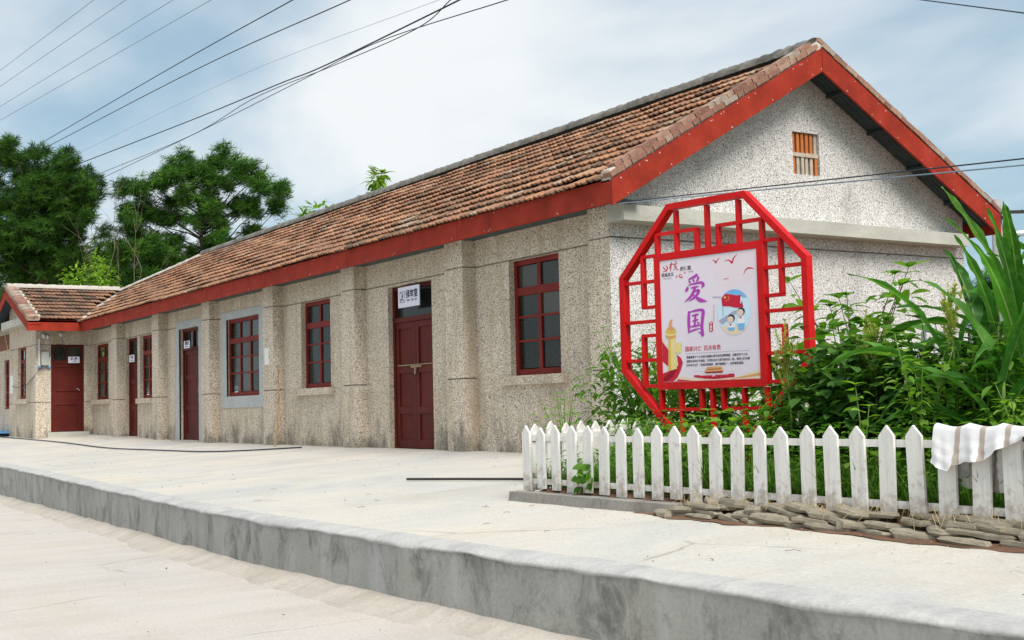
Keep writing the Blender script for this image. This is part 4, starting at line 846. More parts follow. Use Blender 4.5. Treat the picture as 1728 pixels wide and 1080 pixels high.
# cement kerb blocks under the left half, rough stones under the right half
for i in range(5):
    x0 = 2.9 + i * .42; b = MB(); x1 = x0 + .412
    b.hexa([(x0, -3.0, gz(x0, -3) - .03), (x1, -3.0 + .01 * hsh(i), gz(x1, -3) - .03), (x1, -2.9, gz(x1, -2.9) - .03), (x0, -2.9, gz(x0, -2.9) - .03), (x0, -2.985, gz(x0, -3) + .075), (x1, -2.985 + .01 * hsh(i), gz(x1, -3) + .08 - .01 * hsh(i, 3)), (x1, -2.9, gz(x1, -2.9) + .078), (x0, -2.9, gz(x0, -2.9) + .073)])
    if i == 0: kb = thing('kerb', (3.9, -2.95, gz(3.9, -2.95)), 'grey cement kerb along the left half of the picket fence', 'kerb')
    b.build('kerb_block', 'kerb_concrete', kb)
def stone(L, D_, H, seed):
    b = MB(); rows = []; rr = random.Random(seed); nu, nv = 9, 4
    ph = [rr.uniform(.66, 1.22) for _ in range(nu)]
    for j in range(nv + 1):
        th = -math.pi / 2 + math.pi * j / nv; cz, rz_ = math.sin(th), max(.05, math.cos(th)) ** .3
        rows.append([Vector((L / 2 * rz_ * ph[k] * math.cos(6.2832 * k / nu) * (1 + rr.uniform(-.06, .06)), D_ / 2 * rz_ * ph[k] * math.sin(6.2832 * k / nu) * (1 + rr.uniform(-.06, .06)), H / 2 * max(-.9, min(.9, cz * 1.35)) + rr.uniform(-.13, .13) * H)) for k in range(nu)])
    b.grid(rows, closed=True); n_ = len(b.v); b.f += [tuple(range(nu))[::-1], tuple(range(n_ - nu, n_))]; b.m += [0, 0]; b.r += [0, 0]
    return b.mesh('stone', 'stone')
se = thing('stone_edging', (6.8, -2.93, gz(6, -2.93)), 'rough dry stones piled along the foot of the picket fence', 'stones')
SV = [stone(1, .62, 1, k) for k in range(9)]
sr = random.Random(5); x = 4.95; k = 0
while x < 9.4:
    for lay_, (z, y) in enumerate(((.012, -2.985), (.045, -2.955), (.075, -2.92), (.10, -2.89))):
        if sr.random() < (.12 if lay_ else .05): continue
        L = sr.uniform(.20, .50) * (1.15 if x > 6.8 else .9); o = bpy.data.objects.new('stone', SV[k % 9]); k += 1; COL.objects.link(o); o.parent = se
        xx = x + sr.uniform(-.05, .06) + .12 * lay_; o.location = Vector((xx, y + sr.uniform(-.015, .015), gz(xx, y) + z)) - Vector(ROOT[se.name]); o.scale = (L, sr.uniform(.2, .28), sr.uniform(.030, .052)); o.rotation_euler = (sr.uniform(-.1, .1), sr.uniform(-.02, .16), sr.uniform(-.25, .25))
    x += sr.uniform(.24, .36)
o = link('loose_stone', stone(.155, .11, .062, 44), None, (6.54, -3.0, gz(6.5, -3.0) + .026), (0, 0, .2), 'single pale rounded stone lying in front of the stone edging', 'stone')
link('loose_stone', stone(.07, .05, .04, 45), None, (5.05, -3.09, gz(5, -3.09) + .016), (0, 0, .6), 'small stone lying beside the end of the cement kerb', 'stone')
b = MB(); b.bar((7.33, -3.02, gz(7.3, -3.0) + .016), (7.52, -2.93, gz(7.5, -2.93) + .02), .03, .014); b.bar((7.36, -2.98, gz(7.3, -3.0) + .03), (7.50, -2.93, gz(7.5, -2.93) + .034), .018, .01); b.build('broken_slat', 'driftwood', label='broken dark wooden slat lying in front of the stones at the right', cat='wood')
b = MB(); sr = random.Random(9)
for _ in range(150):
    x = sr.uniform(6.2, 8.6) if sr.random() < .8 else sr.uniform(4.9, 6.2); y = sr.uniform(-2.97, -2.86); z = gz(x, y) + sr.uniform(.08, .15); a = sr.uniform(0, 6.28); L = sr.uniform(.05, .16)
    b.tube([(x, y, z), (x + math.cos(a) * L * .5, y + math.sin(a) * L * .18, z + .02), (x + math.cos(a) * L, y + math.sin(a) * L * .4 - .02, z - sr.uniform(0, .07))], .0016, 3)
b.build('dry_straw', 'straw', kind='stuff', label='dry straw caught between the fence and the stones', cat='straw')
b = MB()
for _ in range(130):
    x = sr.uniform(4.3, 9); y = sr.uniform(-3.35, -2.95) - (.5 * sr.random() ** 3); r_ = sr.uniform(.002, .007); z = gz(x, y) + r_ * .5 + .008
    b.add([(x + r_, y, z), (x - r_ * .5, y + r_, z), (x - r_ * .6, y - r_ * .8, z), (x, y, z + r_)], [(0, 1, 3), (1, 2, 3), (2, 0, 3)])
b.build('gravel_crumbs', 'stone', kind='stuff', label='small crumbs of earth and gravel before the stones', cat='gravel')
# leaf litter and twigs on the concrete
b = MB(); sr = random.Random(21)
for _ in range(150):
    x = sr.uniform(-16, 9.5); y = sr.uniform(-4.4, -.3) if sr.random() < .7 else sr.uniform(-7.5, -5.2); z = gz(x, y) + .012 if y > -4.5 else road_z(x) - .055; a = sr.uniform(0, 6.28); L = sr.uniform(.012, .035)
    if x > 2.8 and y > -3.05: continue
    b.leaf((x, y, z), (math.cos(a), math.sin(a), .15), (0, 0, 1), L, L * .45, -.3, 3, 0, .5, None, (0, 1, .7, 0))
for _ in range(22):
    x = sr.uniform(-6, 9); y = sr.uniform(-4.2, -3.1); a = sr.uniform(0, 6.28); L = sr.uniform(.03, .09); z = gz(x, y) + .012; b.tube([(x, y, z), (x + L * .5 * math.cos(a), y + L * .5 * math.sin(a), z + .004), (x + L * math.cos(a + .3), y + L * math.sin(a + .3), z)], .0018, 3)
b.build('leaf_litter', 'driftwood', kind='stuff', label='scattered dry leaves and twigs on the concrete', cat='litter')
# cloth over the pickets
cb = MB(); NU, NV_ = 60, 34; rows = []; stripe = []
for j in range(NV_ + 1):
    s_v = j / NV_; row = []
    for i in range(NU + 1):
        u_ = i / NU; x = 7.12 + u_ * 1.05
        front = .150 - .02 * u_ + .05 * math.sin(u_ * 7 + .5) - .16 * max(0, u_ - .38) * 1.6 + (.03 if u_ < .12 else 0); back = .30 + .04 * math.sin(u_ * 5)
        tot = front + back + .05; q = s_v * tot; ztop = .432 + .006 * math.sin(u_ * 30) * .5 - .02 * abs(math.sin(u_ * math.pi * 5.0)) 
        fold = .014 * math.sin(x * 33 + s_v * 4 + 1.5 * math.sin(x * 11)) + .007 * math.sin(x * 83 + s_v * 12) + .005 * math.sin(s_v * 60 + x * 20)
        if q < front: z = ztop - (front - q) + .0; y = fy - .030 - .020 * (front - q) / front * 2 + fold * (front - q) / front; x += .10 * (front - q) * (u_ - .25)
        elif q < front + .05: a_ = (q - front) / .05; z = ztop + .010 * math.sin(a_ * math.pi); y = fy - .030 + a_ * .06
        else: z = ztop - (q - front - .05); y = fy + .062 + fold * .8
        row.append(Vector((x, y, z)))
    rows.append(row)
cb.grid(rows); me = cb.mesh('draped_cloth', 'cloth', smooth=True); at = me.attributes.new('stripe', 'FLOAT', 'FACE'); vals = []
for j in range(NV_):
    for i in range(NU): vals.append(1.0 if (i in (8, 9, 17, 18, 26, 27)) else 0.0)
at.data.foreach_set('value', vals); link('draped_cloth', me, label='white cloth with brown stripes draped over the picket fence', cat='cloth')

# ------------------------------------------------------------------ garden plants
def leaf_mesh(name, mat, L, W_, droop, shape, rnd, fold=.2, seg=4):
    b = MB(); b.leaf((0, 0, 0), (0, 1, 0), (0, 0, 1), L, W_, droop, seg, 0, fold, rnd, shape); return b.mesh(name, mat, smooth=True)
def leaf_set(mat, L, W_, shape, droop=.35): return [leaf_mesh('leaf', mat, L * s, W_ * s, droop * d, shape, r) for s, d, r in ((1, 1, .2), (.85, 1.4, .5), (1.15, .8, .8), (.7, 1.1, .95), (1.0, 1.7, .35))]
OV = (0, .85, 1, .62, 0); LAN = (0, .8, 1, .55, 0); RND = (0, .95, 1.0, .85, .0); HEART = (.25, 1, .85, .45, 0)
def leaf_obj(parent, me, p, d, roll, sc):
    d = Vector(d).normalized(); up = Vector((0, 0, 1)); x = d.cross(up); x = x.normalized() if x.length > 1e-3 else Vector((1, 0, 0)); n_ = x.cross(d)
    m = Matrix((x, d, n_)).transposed().to_4x4() @ Matrix.Rotation(roll, 4, 'Y'); m.translation = Vector(p) - Vector(ROOT[root_of(parent).name])
    o = bpy.data.objects.new('leaf', me); COL.objects.link(o); o.parent = parent; o.matrix_local = m @ Matrix.Scale(sc, 4); return o
def shrub(loc, height, spread, nst, nleaf, leaves, label, cat, stem_mat, seed, group=None, lean=(0, 0), name='shrub', low=.15, bush=1.0, extra=0, mat=None, lsz=(.1, .05)):
    rr = random.Random(seed); z0 = gz(loc[0], loc[1]) + .06; t_ = thing(name, (loc[0], loc[1], z0), label, cat, group); B0 = Vector((loc[0], loc[1], z0)); cnt = 0
    for s_ in range(nst):
        a = 6.2832 * s_ / nst + rr.uniform(-.5, .5); sp = spread * rr.uniform(.35, 1.0); hh = height * rr.uniform(.72, 1.02)
        tipp = B0 + Vector((math.cos(a) * sp + lean[0], math.sin(a) * sp * .7 + lean[1], hh)); mid = B0.lerp(tipp, .5) + Vector((-math.cos(a) * sp * .15, 0, hh * .06))
        st_ = catmull([B0 + Vector((math.cos(a) * .02, math.sin(a) * .02, 0)), mid, tipp], 6)
        b = MB(); b.tube(st_, [.011 * (1 - .75 * i / (len(st_) - 1)) for i in range(len(st_))], 5); b.build('stem', stem_mat, t_, smooth=True)
        for q in range(3): aa = rr.uniform(0, 6.28); leaf_obj(t_, rr.choice(leaves), st_[-1], (math.cos(aa), math.sin(aa), .5), 0, .75)
        nl = nleaf // nst
        for k in range(nl):
            f_ = low + (1 - low) * (k + rr.random()) / nl; idx = min(len(st_) - 1, int(f_ * (len(st_) - 1))); p = st_[idx] + Vector((rr.uniform(-1, 1), rr.uniform(-1, 1), rr.uniform(-.6, .6))) * .03
            aa = k * 2.4 + rr.uniform(-.6, .6); out = Vector((math.cos(aa), math.sin(aa), rr.uniform(-.25, .45)))
            off = rr.uniform(.02, .24) * bush * (1.25 - .6 * f_); leaf_obj(t_, rr.choice(leaves), p + out.normalized() * off, out, rr.uniform(-.5, .5), rr.uniform(.65, 1.15) * (1.1 - .35 * f_)); cnt += 1
    if extra:
        b = MB(); lab_ = None
        for _ in range(extra):
            v_ = Vector((rr.gauss(0, 1), rr.gauss(0, 1), rr.gauss(0, 1))).normalized() * rr.random() ** .4; p = B0 + Vector((v_.x * spread * .95 + lean[0], v_.y * spread * .7 + lean[1], height * (.48 + .46 * v_.z)))
            a = rr.uniform(0, 6.28); b.leaf(p, (math.cos(a), math.sin(a), rr.uniform(-.5, .5)), (0, 0, 1), lsz[0] * rr.uniform(.7, 1.2), lsz[1] * rr.uniform(.7, 1.2), .35, 4, 0, .2, rr.random(), OV)
        b.build('foliage', mat, t_, smooth=True, kind='stuff')
    return t_
lm_lan = leaf_set('leaf_mid', .17, .055, LAN, .45); lm_broad = leaf_set('leaf_mid', .24, .12, OV, .3); ld_round = leaf_set('leaf_dark', .145, .10, RND, .25); lb_heart = leaf_set('leaf_bright', .12, .08, HEART, .3); lm_small = leaf_set('leaf_mid', .10, .05, OV, .35); lb_small = leaf_set('leaf_bright', .09, .042, OV, .3)
shrub((1.50, -.50), 1.30, .85, 13, 290, lm_lan, 'leafy shrub with long narrow drooping leaves at the building corner', 'shrub', 'stem_green', 11, extra=900, mat='leaf_mid', lsz=(.15, .05))
shrub((2.75, -.70), 1.05, .75, 10, 260, lm_lan, 'lower narrow-leaved shrub behind the bottom of the red lattice frame', 'shrub', 'stem_green', 12, extra=900, mat='leaf_mid', lsz=(.15, .055))
shrub((3.80, .15), 1.70, .68, 11, 220, lm_broad, 'tall shrub with broad dark leaves behind the right side of the lattice frame', 'shrub', 'stem_brown', 13, low=.4)
shrub((4.0, -.6), 1.15, .65, 10, 220, lm_broad, 'lower broad-leaved shrub behind the lower right corner of the lattice frame', 'shrub', 'stem_brown', 26, low=.2, extra=320, mat='leaf_mid', lsz=(.2, .1))
shrub((5.40, -1.60), 1.14, .66, 16, 290, ld_round, 'dense dark green bush with rounded leaves behind the fence', 'bush', 'stem_green', 14, low=.1, bush=1.2, extra=1500, mat='leaf_dark', lsz=(.12, .08))
shrub((6.02, -1.45), 1.10, .52, 12, 280, ld_round, 'smaller dark bush with rounded leaves, right of the dense bush', 'bush', 'stem_green', 24, low=.1, extra=1000, mat='leaf_dark', lsz=(.12, .08))
shrub((4.78, -1.75), .72, .48, 11, 240, lm_small, 'small-leaved weed clump below the right corner of the lattice frame', 'weed', 'stem_green', 15, extra=500, mat='leaf_mid', lsz=(.09, .045))
shrub((4.42, -2.1), .60, .36, 10, 170, lb_heart, 'bright green drooping weed in front of the foot of the lattice frame', 'weed', 'stem_green', 16, extra=160, mat='leaf_bright', lsz=(.11, .06))
shrub((3.75, -2.0), .52, .45, 10, 190, lm_small, 'small-leaved weed behind the pickets, left of the drooping weed', 'weed', 'stem_green', 17, extra=300, mat='leaf_mid', lsz=(.09, .04))
shrub((6.25, -2.5), .76, .10, 2, 34, lb_heart, 'upright young weed with pale heart-shaped leaves in front of the dark bush', 'weed', 'stem_green', 18, low=.25, bush=.5)
shrub((6.55, -2.3), 1.08, .26, 6, 200, lb_small, 'tall bright weed with small leaves right of the dense bush', 'weed', 'stem_green', 19, low=.2, extra=150, mat='leaf_bright', lsz=(.085, .04))
shrub((6.80, -2.0), 1.08, .36, 10, 270, lm_small, 'mid green weed standing left of the draped cloth', 'weed', 'stem_green', 20, extra=300, mat='leaf_mid', lsz=(.1, .05))
shrub((7.2, -2.2), .72, .38, 10, 220, lb_small, 'bright low weed behind the draped cloth', 'weed', 'stem_green', 21, extra=300, mat='leaf_bright', lsz=(.09, .045))
shrub((7.75, -2.1), .66, .42, 10, 180, lm_small, 'low weed behind the right end of the draped cloth', 'weed', 'stem_green', 25, extra=300, mat='leaf_mid', lsz=(.09, .045))
shrub((4.75, -.9), 1.0, .55, 10, 200, lm_broad, 'broad-leaved shrub rising between the lattice frame and the dark bush', 'shrub', 'stem_green', 27, low=.2, extra=260, mat='leaf_mid', lsz=(.17, .085))
shrub((2.2, -1.95), .78, .24, 6, 90, lb_small, 'pale sapling with feathery leaves left of the lattice frame', 'sapling', 'stem_green', 22, low=.4, bush=.8)
shrub((2.85, -1.6), .56, .42, 9, 170, lm_small, 'low weeds at the bend of the picket fence', 'weed', 'stem_green', 23, extra=200, mat='leaf_mid', lsz=(.08, .035))
# amaranth: leafy stem with plumed seed head
def amaranth(loc, h, seed, label):
    rr = random.Random(seed); z0 = gz(*loc) + .06; t_ = thing('amaranth_plant', (loc[0], loc[1], z0), label, 'weed'); B0 = Vector((loc[0], loc[1], z0)); tp = B0 + Vector((rr.uniform(-.06, .06), 0, h))
    b = MB(); b.tube([B0, B0.lerp(tp, .5) + Vector((.02, 0, 0)), tp], [.012, .009, .004], 5); b.build('stem', 'stem_green', t_)
    b = MB()
    for k in range(11):
        a = rr.uniform(0, 6.28); base = B0.lerp(tp, rr.uniform(.66, .92)); L = rr.uniform(.10, .24) if k else .34; d_ = Vector((math.cos(a) * .45, math.sin(a) * .45, 1)).normalized() if k else Vector((0, 0, 1))
        for q in range(90):
            f_ = rr.random(); p = base + d_ * L * f_ + Vector((rr.uniform(-1, 1), rr.uniform(-1, 1), rr.uniform(-1, 1))) * .014 * (1.15 - f_); dd = Vector((rr.uniform(-1, 1), rr.uniform(-1, 1), rr.uniform(0, 1.4)))
            b.leaf(p, dd, (0, 0, 1), .032, .012, 0, 2, 0, 0)
    b.build('seed_head', 'seed_head', t_)
    for k in range(34):
        f_ = .2 + .55 * k / 34; p = B0.lerp(tp, f_); a = k * 2.4; leaf_obj(t_, rr.choice(lm_small), p, (math.cos(a), math.sin(a), .3), rr.uniform(-.4, .4), rr.uniform(.7, 1.2))
amaranth((5.08, -1.95), 1.02, 1, 'amaranth with yellowish plume beside the right corner of the lattice frame')
amaranth((5.62, -1.72), 1.10, 2, 'amaranth plume rising out of the middle of the dark bush')
amaranth((5.45, -1.55), 1.05, 4, 'second amaranth plume, just left of the tallest one in the dark bush')
amaranth((6.58, -2.02), 1.30, 3, 'tall amaranth plume against the corn stalks')
# maize
def maize(loc, h, seed, label, nl=11, heading=0.0):
    rr = random.Random(seed); z0 = gz(*loc) + .06; t_ = thing('maize_plant', (loc[0], loc[1], z0), label, 'maize'); B0 = Vector((loc[0], loc[1], z0)); b = MB()
    b.tube([B0, B0 + Vector((.01, 0, h * .5)), B0 + Vector((.02, 0, h * .88))], [.020, .016, .008], 8); b.build('stalk', 'stem_green', t_, smooth=True)
    for k in range(nl):
        f_ = .12 + .78 * k / (nl - 1); a = heading + math.pi * (k % 2) + rr.uniform(-.5, .5); L = rr.uniform(.75, 1.08) * (1 - .25 * abs(f_ - .5)); W_ = rr.uniform(.12, .165); upk = rr.uniform(1.3, 2.6) if f_ < .7 else rr.uniform(2.4, 4.5)
        out = Vector((math.cos(a), math.sin(a), 0)); side = Vector((-out.y, out.x, 0)); p = B0 + Vector((0, 0, h * f_ * .9)); n_ = 16; rows = []; vel = (out + Vector((0, 0, upk))).normalized(); g_ = rr.uniform(.10, .24) * (1 if f_ < .7 else .6); tw = rr.uniform(-.8, .8)
        for i in range(n_ + 1):
            s_ = i / n_; w_ = W_ * min(1, .45 + 3.2 * s_) * (1 - s_ ** 2.6) * .5 + .0008; ca, sa = math.cos(tw * s_), math.sin(tw * s_); up_ = side.cross(vel).normalized(); sd = side * ca + up_ * sa; nn = vel.cross(sd).normalized(); rip = .010 * math.sin(s_ * 22 + k)
            jg = .88 + .24 * hsh(k, i, seed); rows.append([p - sd * w_ * jg + nn * (.30 * w_ + rip * (i > 1)), p - sd * w_ * .5 + nn * .10 * w_, p - sd * w_ * .075, p + sd * w_ * .075, p + sd * w_ * .5 + nn * .10 * w_, p + sd * w_ * (1.76 - jg) * .9 + nn * (.30 * w_ - rip * (i > 1))])
            p = p + vel * (L / n_); vel = (vel + Vector((0, 0, -g_ * .75))).normalized()
        b = MB(); b.grid(rows); b.r = [rr.random()] * len(b.f); b.m = [1 if q % 5 == 2 else 0 for q in range(len(b.f))]; b.build('leaf', ['leaf_corn', 'leaf_rib'], t_, smooth=True)
maize((6.10, -1.15), 1.15, 31, 'maize plant nearest the gable wall, its leaf reaching left', 13, 2.7)
maize((6.42, -1.40), 1.38, 37, 'broad-leaved maize plant just right of the amaranth plume', 11, .9)
maize((6.66, -1.55), 1.48, 32, 'tall maize plant with upright leaves below the roof corner', 12, .4)
maize((6.90, -1.80), 1.40, 38, 'maize plant rising straight behind the draped cloth', 12, 1.9)
maize((6.95, -1.2), 1.62, 33, 'maize plant behind the tallest leaves at the right edge', 15, 1.4)
maize((7.12, -1.75), 1.40, 34, 'maize plant in front at the right edge of the picture', 12, 2.2)
maize((7.35, -1.5), 1.55, 35, 'maize plant cut by the right edge, behind the others', 15, .2)
maize((6.55, -.75), 1.50, 36, 'maize plant farthest back, between the gable and the tall maize', 14, .9)
maize((6.28, -1.7), .95, 40, 'short maize plant in front of the others, left of the draped cloth', 8, 1.2)
maize((7.0, -2.15), 1.0, 41, 'short maize plant right behind the draped cloth', 9, .6)
maize((6.75, -.95), 1.55, 39, 'slim maize plant squeezed between two taller ones under the utility pole', 14, 2.0)
# grass and ground weeds
gb = MB(); gr = random.Random(3)
for _ in range(15000):
    y = -2.74 + 3.3 * gr.random() ** 1.7; xl = 2.95 - .98 * min(1, (y + 2.93) / 3.03) if y < .1 else .6; x = xl + .08 + (10.2 - xl) * gr.random(); h = gr.uniform(.10, .34) * (1.25 if x > 4.6 else .85); a = gr.uniform(0, 6.28)
    gb.leaf((x, y, gz(x, y) + .06), (math.cos(a) * .3, math.sin(a) * .3, 1), (math.cos(a), math.sin(a), 0), h, gr.uniform(.006, .012), gr.uniform(-.5, -.1), 3, 0, .1, gr.random(), (.7, 1, .7, 0))
gb.build('grass', 'grass_blade', kind='stuff', label='tangled grass growing behind the picket fence', cat='grass')
gb = MB()
for _ in range(9000):
    y = -2.78 + 3.8 * gr.random() ** 1.3; xl = 3.0 - .98 * min(1, (y + 2.93) / 3.03) if y < .1 else .7; x = xl + .1 + (9.8 - xl) * gr.random(); z = gz(x, y) + .08 + .48 * gr.random() ** 1.1 * (1 if x > 4.2 else .6); a = gr.uniform(0, 6.28)
    gb.leaf((x, y, z), (math.cos(a), math.sin(a), gr.uniform(-.2, .6)), (0, 0, 1), gr.uniform(.05, .11), gr.uniform(.025, .05), .3, 3, 0, .2, gr.random() ** 1.5, (0, 1, .8, 0))
gb.build('ground_weeds', 'leaf_mid', kind='stuff', label='low leafy weeds filling the garden bed', cat='weeds')
b = MB(); fr = random.Random(8)
for _ in range(12):
    x, y, z = fr.uniform(4.3, 7.6), fr.uniform(-2.4, -1.9), fr.uniform(.15, .75)
    for k in range(5): a = k * 1.2566; b.leaf((x, y, z), (math.cos(a), -.4, math.sin(a)), (0, -1, 0), .022, .018, 0, 2, fr.random() < .25, 0)
b.build('small_blossoms', ['petal', 'petal_yellow'], kind='stuff', label='tiny pale and yellow blossoms scattered among the weeds', cat='flowers')
# creeping vine over a picket
b = MB(); vr = random.Random(2)
for k in range(26): x = 3.83 + vr.uniform(-.09, .09); b.leaf((x, fy - .03, .02 + vr.uniform(-.06, .12)), (vr.uniform(-1, 1), -.5, vr.uniform(-.8, .2)), (0, -1, .3), .07, .06, .2, 3, 0, .1, None, (.3, 1, .8, 0))
b.build('vine', 'leaf_mid', label='small vine of rounded leaves hanging over a low picket', cat='plant')
# steel bar gate by the gable
t = thing('bar_gate', (2.9, 2.6, 0), 'thin grey steel bar gate standing behind the weeds near the gable', 'gate')
b = MB(); b.bar((2.55, 2.5, .0), (2.55, 2.5, 1.27), .04, .04, (0, 1, 0)); b.bar((2.53, 2.5, 1.28), (3.35, 2.72, 1.22), .016, .016); b.build('gate_frame', 'steel_bar', t)
for k in range(8):
    x = 2.66 + k * .10; b = MB(); b.tube([(x, 2.5 + (x - 2.55) * .27, 0), (x, 2.5 + (x - 2.55) * .27, 1.255)], .010, 6); b.build('bar', 'steel_bar', t)

# ------------------------------------------------------------------ trees, pole and wires
def tuft(b, p, r_, rr, n_=30, up=.35):
    rnd = min(1, max(0, rr.gauss(.45, .28))); ax = Vector((rr.uniform(-.5, .5), rr.uniform(-.5, .5), 1)).normalized()
    for _ in range(n_):
        d = Vector((rr.gauss(0, 1), rr.gauss(0, 1), rr.gauss(up, .8))).normalized(); L = r_ * rr.uniform(.7, 1.15); s_ = d.cross(Vector((rr.random(), rr.random(), rr.random()))).normalized() * (.009 + .008 * rr.random())
        b.add([p - s_ * .5, p + s_ * .5, p + d * L * .6 + s_ * .9, p + d * L - Vector((0, 0, .06 * L)), p + d * L * .6 - s_ * .9], [(0, 1, 2, 3, 4)], 0, min(1, max(0, rnd + rr.uniform(-.08, .08))))
K62 = 62 / 2178.1
rvec = Vector((math.cos(R(57.705)), math.sin(R(57.705)), 0)); fvec = Vector((-math.sin(R(57.705)), math.cos(R(57.705)), 0))
def pine(base, clumps, zb, k, seed, label, depth=2.6, dens=1.0, tr=.36, name='pine_tree'):
    """clumps: (sideways metres, height metres, radius metres) in the tree's own frame"""
    rr = random.Random(seed); B0 = Vector(base); t_ = thing(name, tuple(B0), label, 'tree', None); H = max(c[1] for c in clumps)
    cx = sum(c[0] for c in clumps) / len(clumps); tp = B0 + rvec * cx * .5 + Vector((0, 0, H * .86)); b = MB(); b.tube([B0, B0.lerp(tp, .5) + rvec * .25, tp], [.26, .19, .05], 8); b.build('trunk', 'bark', t_, smooth=True)
    lb, cb_ = MB(), MB()
    for (a, h, r_) in clumps:
        dd = rr.uniform(-1, 1) * depth * (1 - .35 * (h / H)); c = B0 + rvec * a + fvec * dd + Vector((0, 0, h)); zt_ = max(.5, h - .45 * abs(a - cx * h / H) - .6); f_ = min(.97, zt_ / (H * .86)); p0 = B0.lerp(tp, f_) + rvec * .25 * (1 - abs(2 * f_ - 1))
        
        if rr.random() < .55: p0 = p0 + Vector((0, 0, rr.uniform(-.6, .3))); lb.tube([p0, p0.lerp(c, .35) + Vector((rr.uniform(-.3, .3), rr.uniform(-.3, .3), -.3 * r_)), p0.lerp(c, .7) + Vector((0, 0, rr.uniform(-.4, .1))), c], [.05, .034, .022, .012], 4)
        n_ = int(max(6, (r_ / .36) ** 2 * 15 * dens)); r_ *= 1.12
        for _ in range(n_):
            v_ = Vector((rr.gauss(0, 1), rr.gauss(0, 1), rr.gauss(0, 1))).normalized() * r_ * rr.uniform(.35, 1.0); p = c + v_; tuft(cb_, p, tr * rr.uniform(.85, 1.25), rr)
            if rr.random() < .35: lb.tube([c, p], [.02, .012], 3, cap=False)
    lb.build('limbs', 'bark', t_); cb_.build('crown', 'pine_needle', t_)
def px_clumps(lst, ox, oy, sc, xc, yb): return [((ox + x / sc - xc) * K62, (yb - (oy + y / sc)) * K62, max(.45, r_ / sc * K62)) for x, y, r_ in lst]
CP = [(175, 385, 60), (90, 500, 45), (335, 310, 48), (400, 170, 52), (490, 130, 32), (600, 130, 52), (730, 170, 58), (850, 170, 48), (945, 150, 58), (990, 190, 38), (1140, 260, 48), (1030, 290, 42), (1100, 320, 42), (1200, 390, 66), (1370, 440, 52), (1290, 520, 66), (250, 520, 78), (360, 590, 78), (450, 350, 76), (560, 290, 78), (660, 250, 78), (780, 320, 96), (900, 350, 78), (640, 440, 96), (800, 480, 105), (950, 480, 96), (1060, 470, 70), (680, 550, 76), (850, 580, 76), (1110, 560, 70), (470, 470, 56), (480, 590, 74), (250, 650, 78), (180, 720, 78), (300, 760, 95), (420, 860, 100), (620, 860, 80), (720, 650, 60), (860, 690, 66), (500, 770, 74), (240, 870, 80), (100, 800, 78), (120, 900, 90), (380, 960, 90), (560, 930, 80), (760, 780, 70), (900, 800, 60), (300, 430, 40), (820, 170, 50), (1080, 720, 60)]
LP = [(40, 120, 42), (100, 190, 55), (190, 180, 46), (250, 230, 56), (340, 230, 36), (382, 218, 22), (430, 330, 66), (500, 310, 46), (560, 380, 56), (590, 450, 48), (560, 540, 66), (480, 430, 86), (350, 330, 86), (250, 330, 96), (130, 290, 96), (40, 230, 66), (60, 350, 76), (200, 430, 106), (330, 460, 106), (430, 520, 106), (540, 600, 76), (460, 620, 86), (330, 600, 106), (180, 580, 116), (60, 500, 96), (60, 650, 106), (180, 720, 116), (330, 720, 116), (440, 700, 80), (80, 800, 126), (220, 830, 116), (350, 850, 100), (60, 930, 100), (200, 930, 100), (320, 930, 90), (600, 650, 56), (-60, 200, 96), (-80, 350, 110), (-80, 520, 110), (-80, 700, 130), (-80, 880, 120), (440, 830, 90)]
zg = -.9
HB = lambda px: 685.6 - (px - 864) * .0232 + (.585 - zg) / K62   # image row of the ground at 62 m
pine((-48.44, 12.05, zg), px_clumps(CP + [(x + 25 * (hsh(x, y) - .5), y + 60 * (hsh(y, x)), r_ * .8) for x, y, r_ in CP if y > 230], 180, 230, 4.5, 345, HB(345)), 0, 1, 41, 'tall rounded pine tree behind the middle of the roof', dens=1.0)
pine((-52.78, 5.20, zg), px_clumps(LP + [(x + 40 * (hsh(x, y) - .5), y + 70 * (hsh(y, x)), r_ * .8) for x, y, r_ in LP if y > 260], 0, 200, 3.6, 60, HB(60)), 0, 1, 42, 'broad dark pine tree at the left edge behind the wing', dens=.95)
fr_ = random.Random(77)
pine((-58.80, 10.64, zg), [(fr_.uniform(-3.4, 3.4), fr_.uniform(3.0, 10.4), fr_.uniform(.7, 1.0)) for i in range(64)], 0, 1, 43, 'lower pine tree filling the gap between the two large pines', dens=.9)
pine((-60.39, 15.62, zg), [(fr_.uniform(-6, 6), fr_.uniform(3.5, 9.6), fr_.uniform(.8, 1.1)) for i in range(66)], 0, 1, 44, 'dark pine standing low behind the tall rounded pine', dens=.9)
pine((-67.37, 8.31, zg), [(fr_.uniform(-6, 4), fr_.uniform(3.5, 9.5), fr_.uniform(.8, 1.2)) for i in range(42)], 0, 1, 45, 'dark pine hidden behind the broad pine at the left edge', dens=.8)
pine((-33.78, 50.22, zg), [(fr_.uniform(-1.4, 2.2), fr_.uniform(2.0, 7.6), fr_.uniform(.6, .9)) for i in range(26)], 0, 1, 46, 'distant dark tree seen between the gable and the maize', dens=.9)
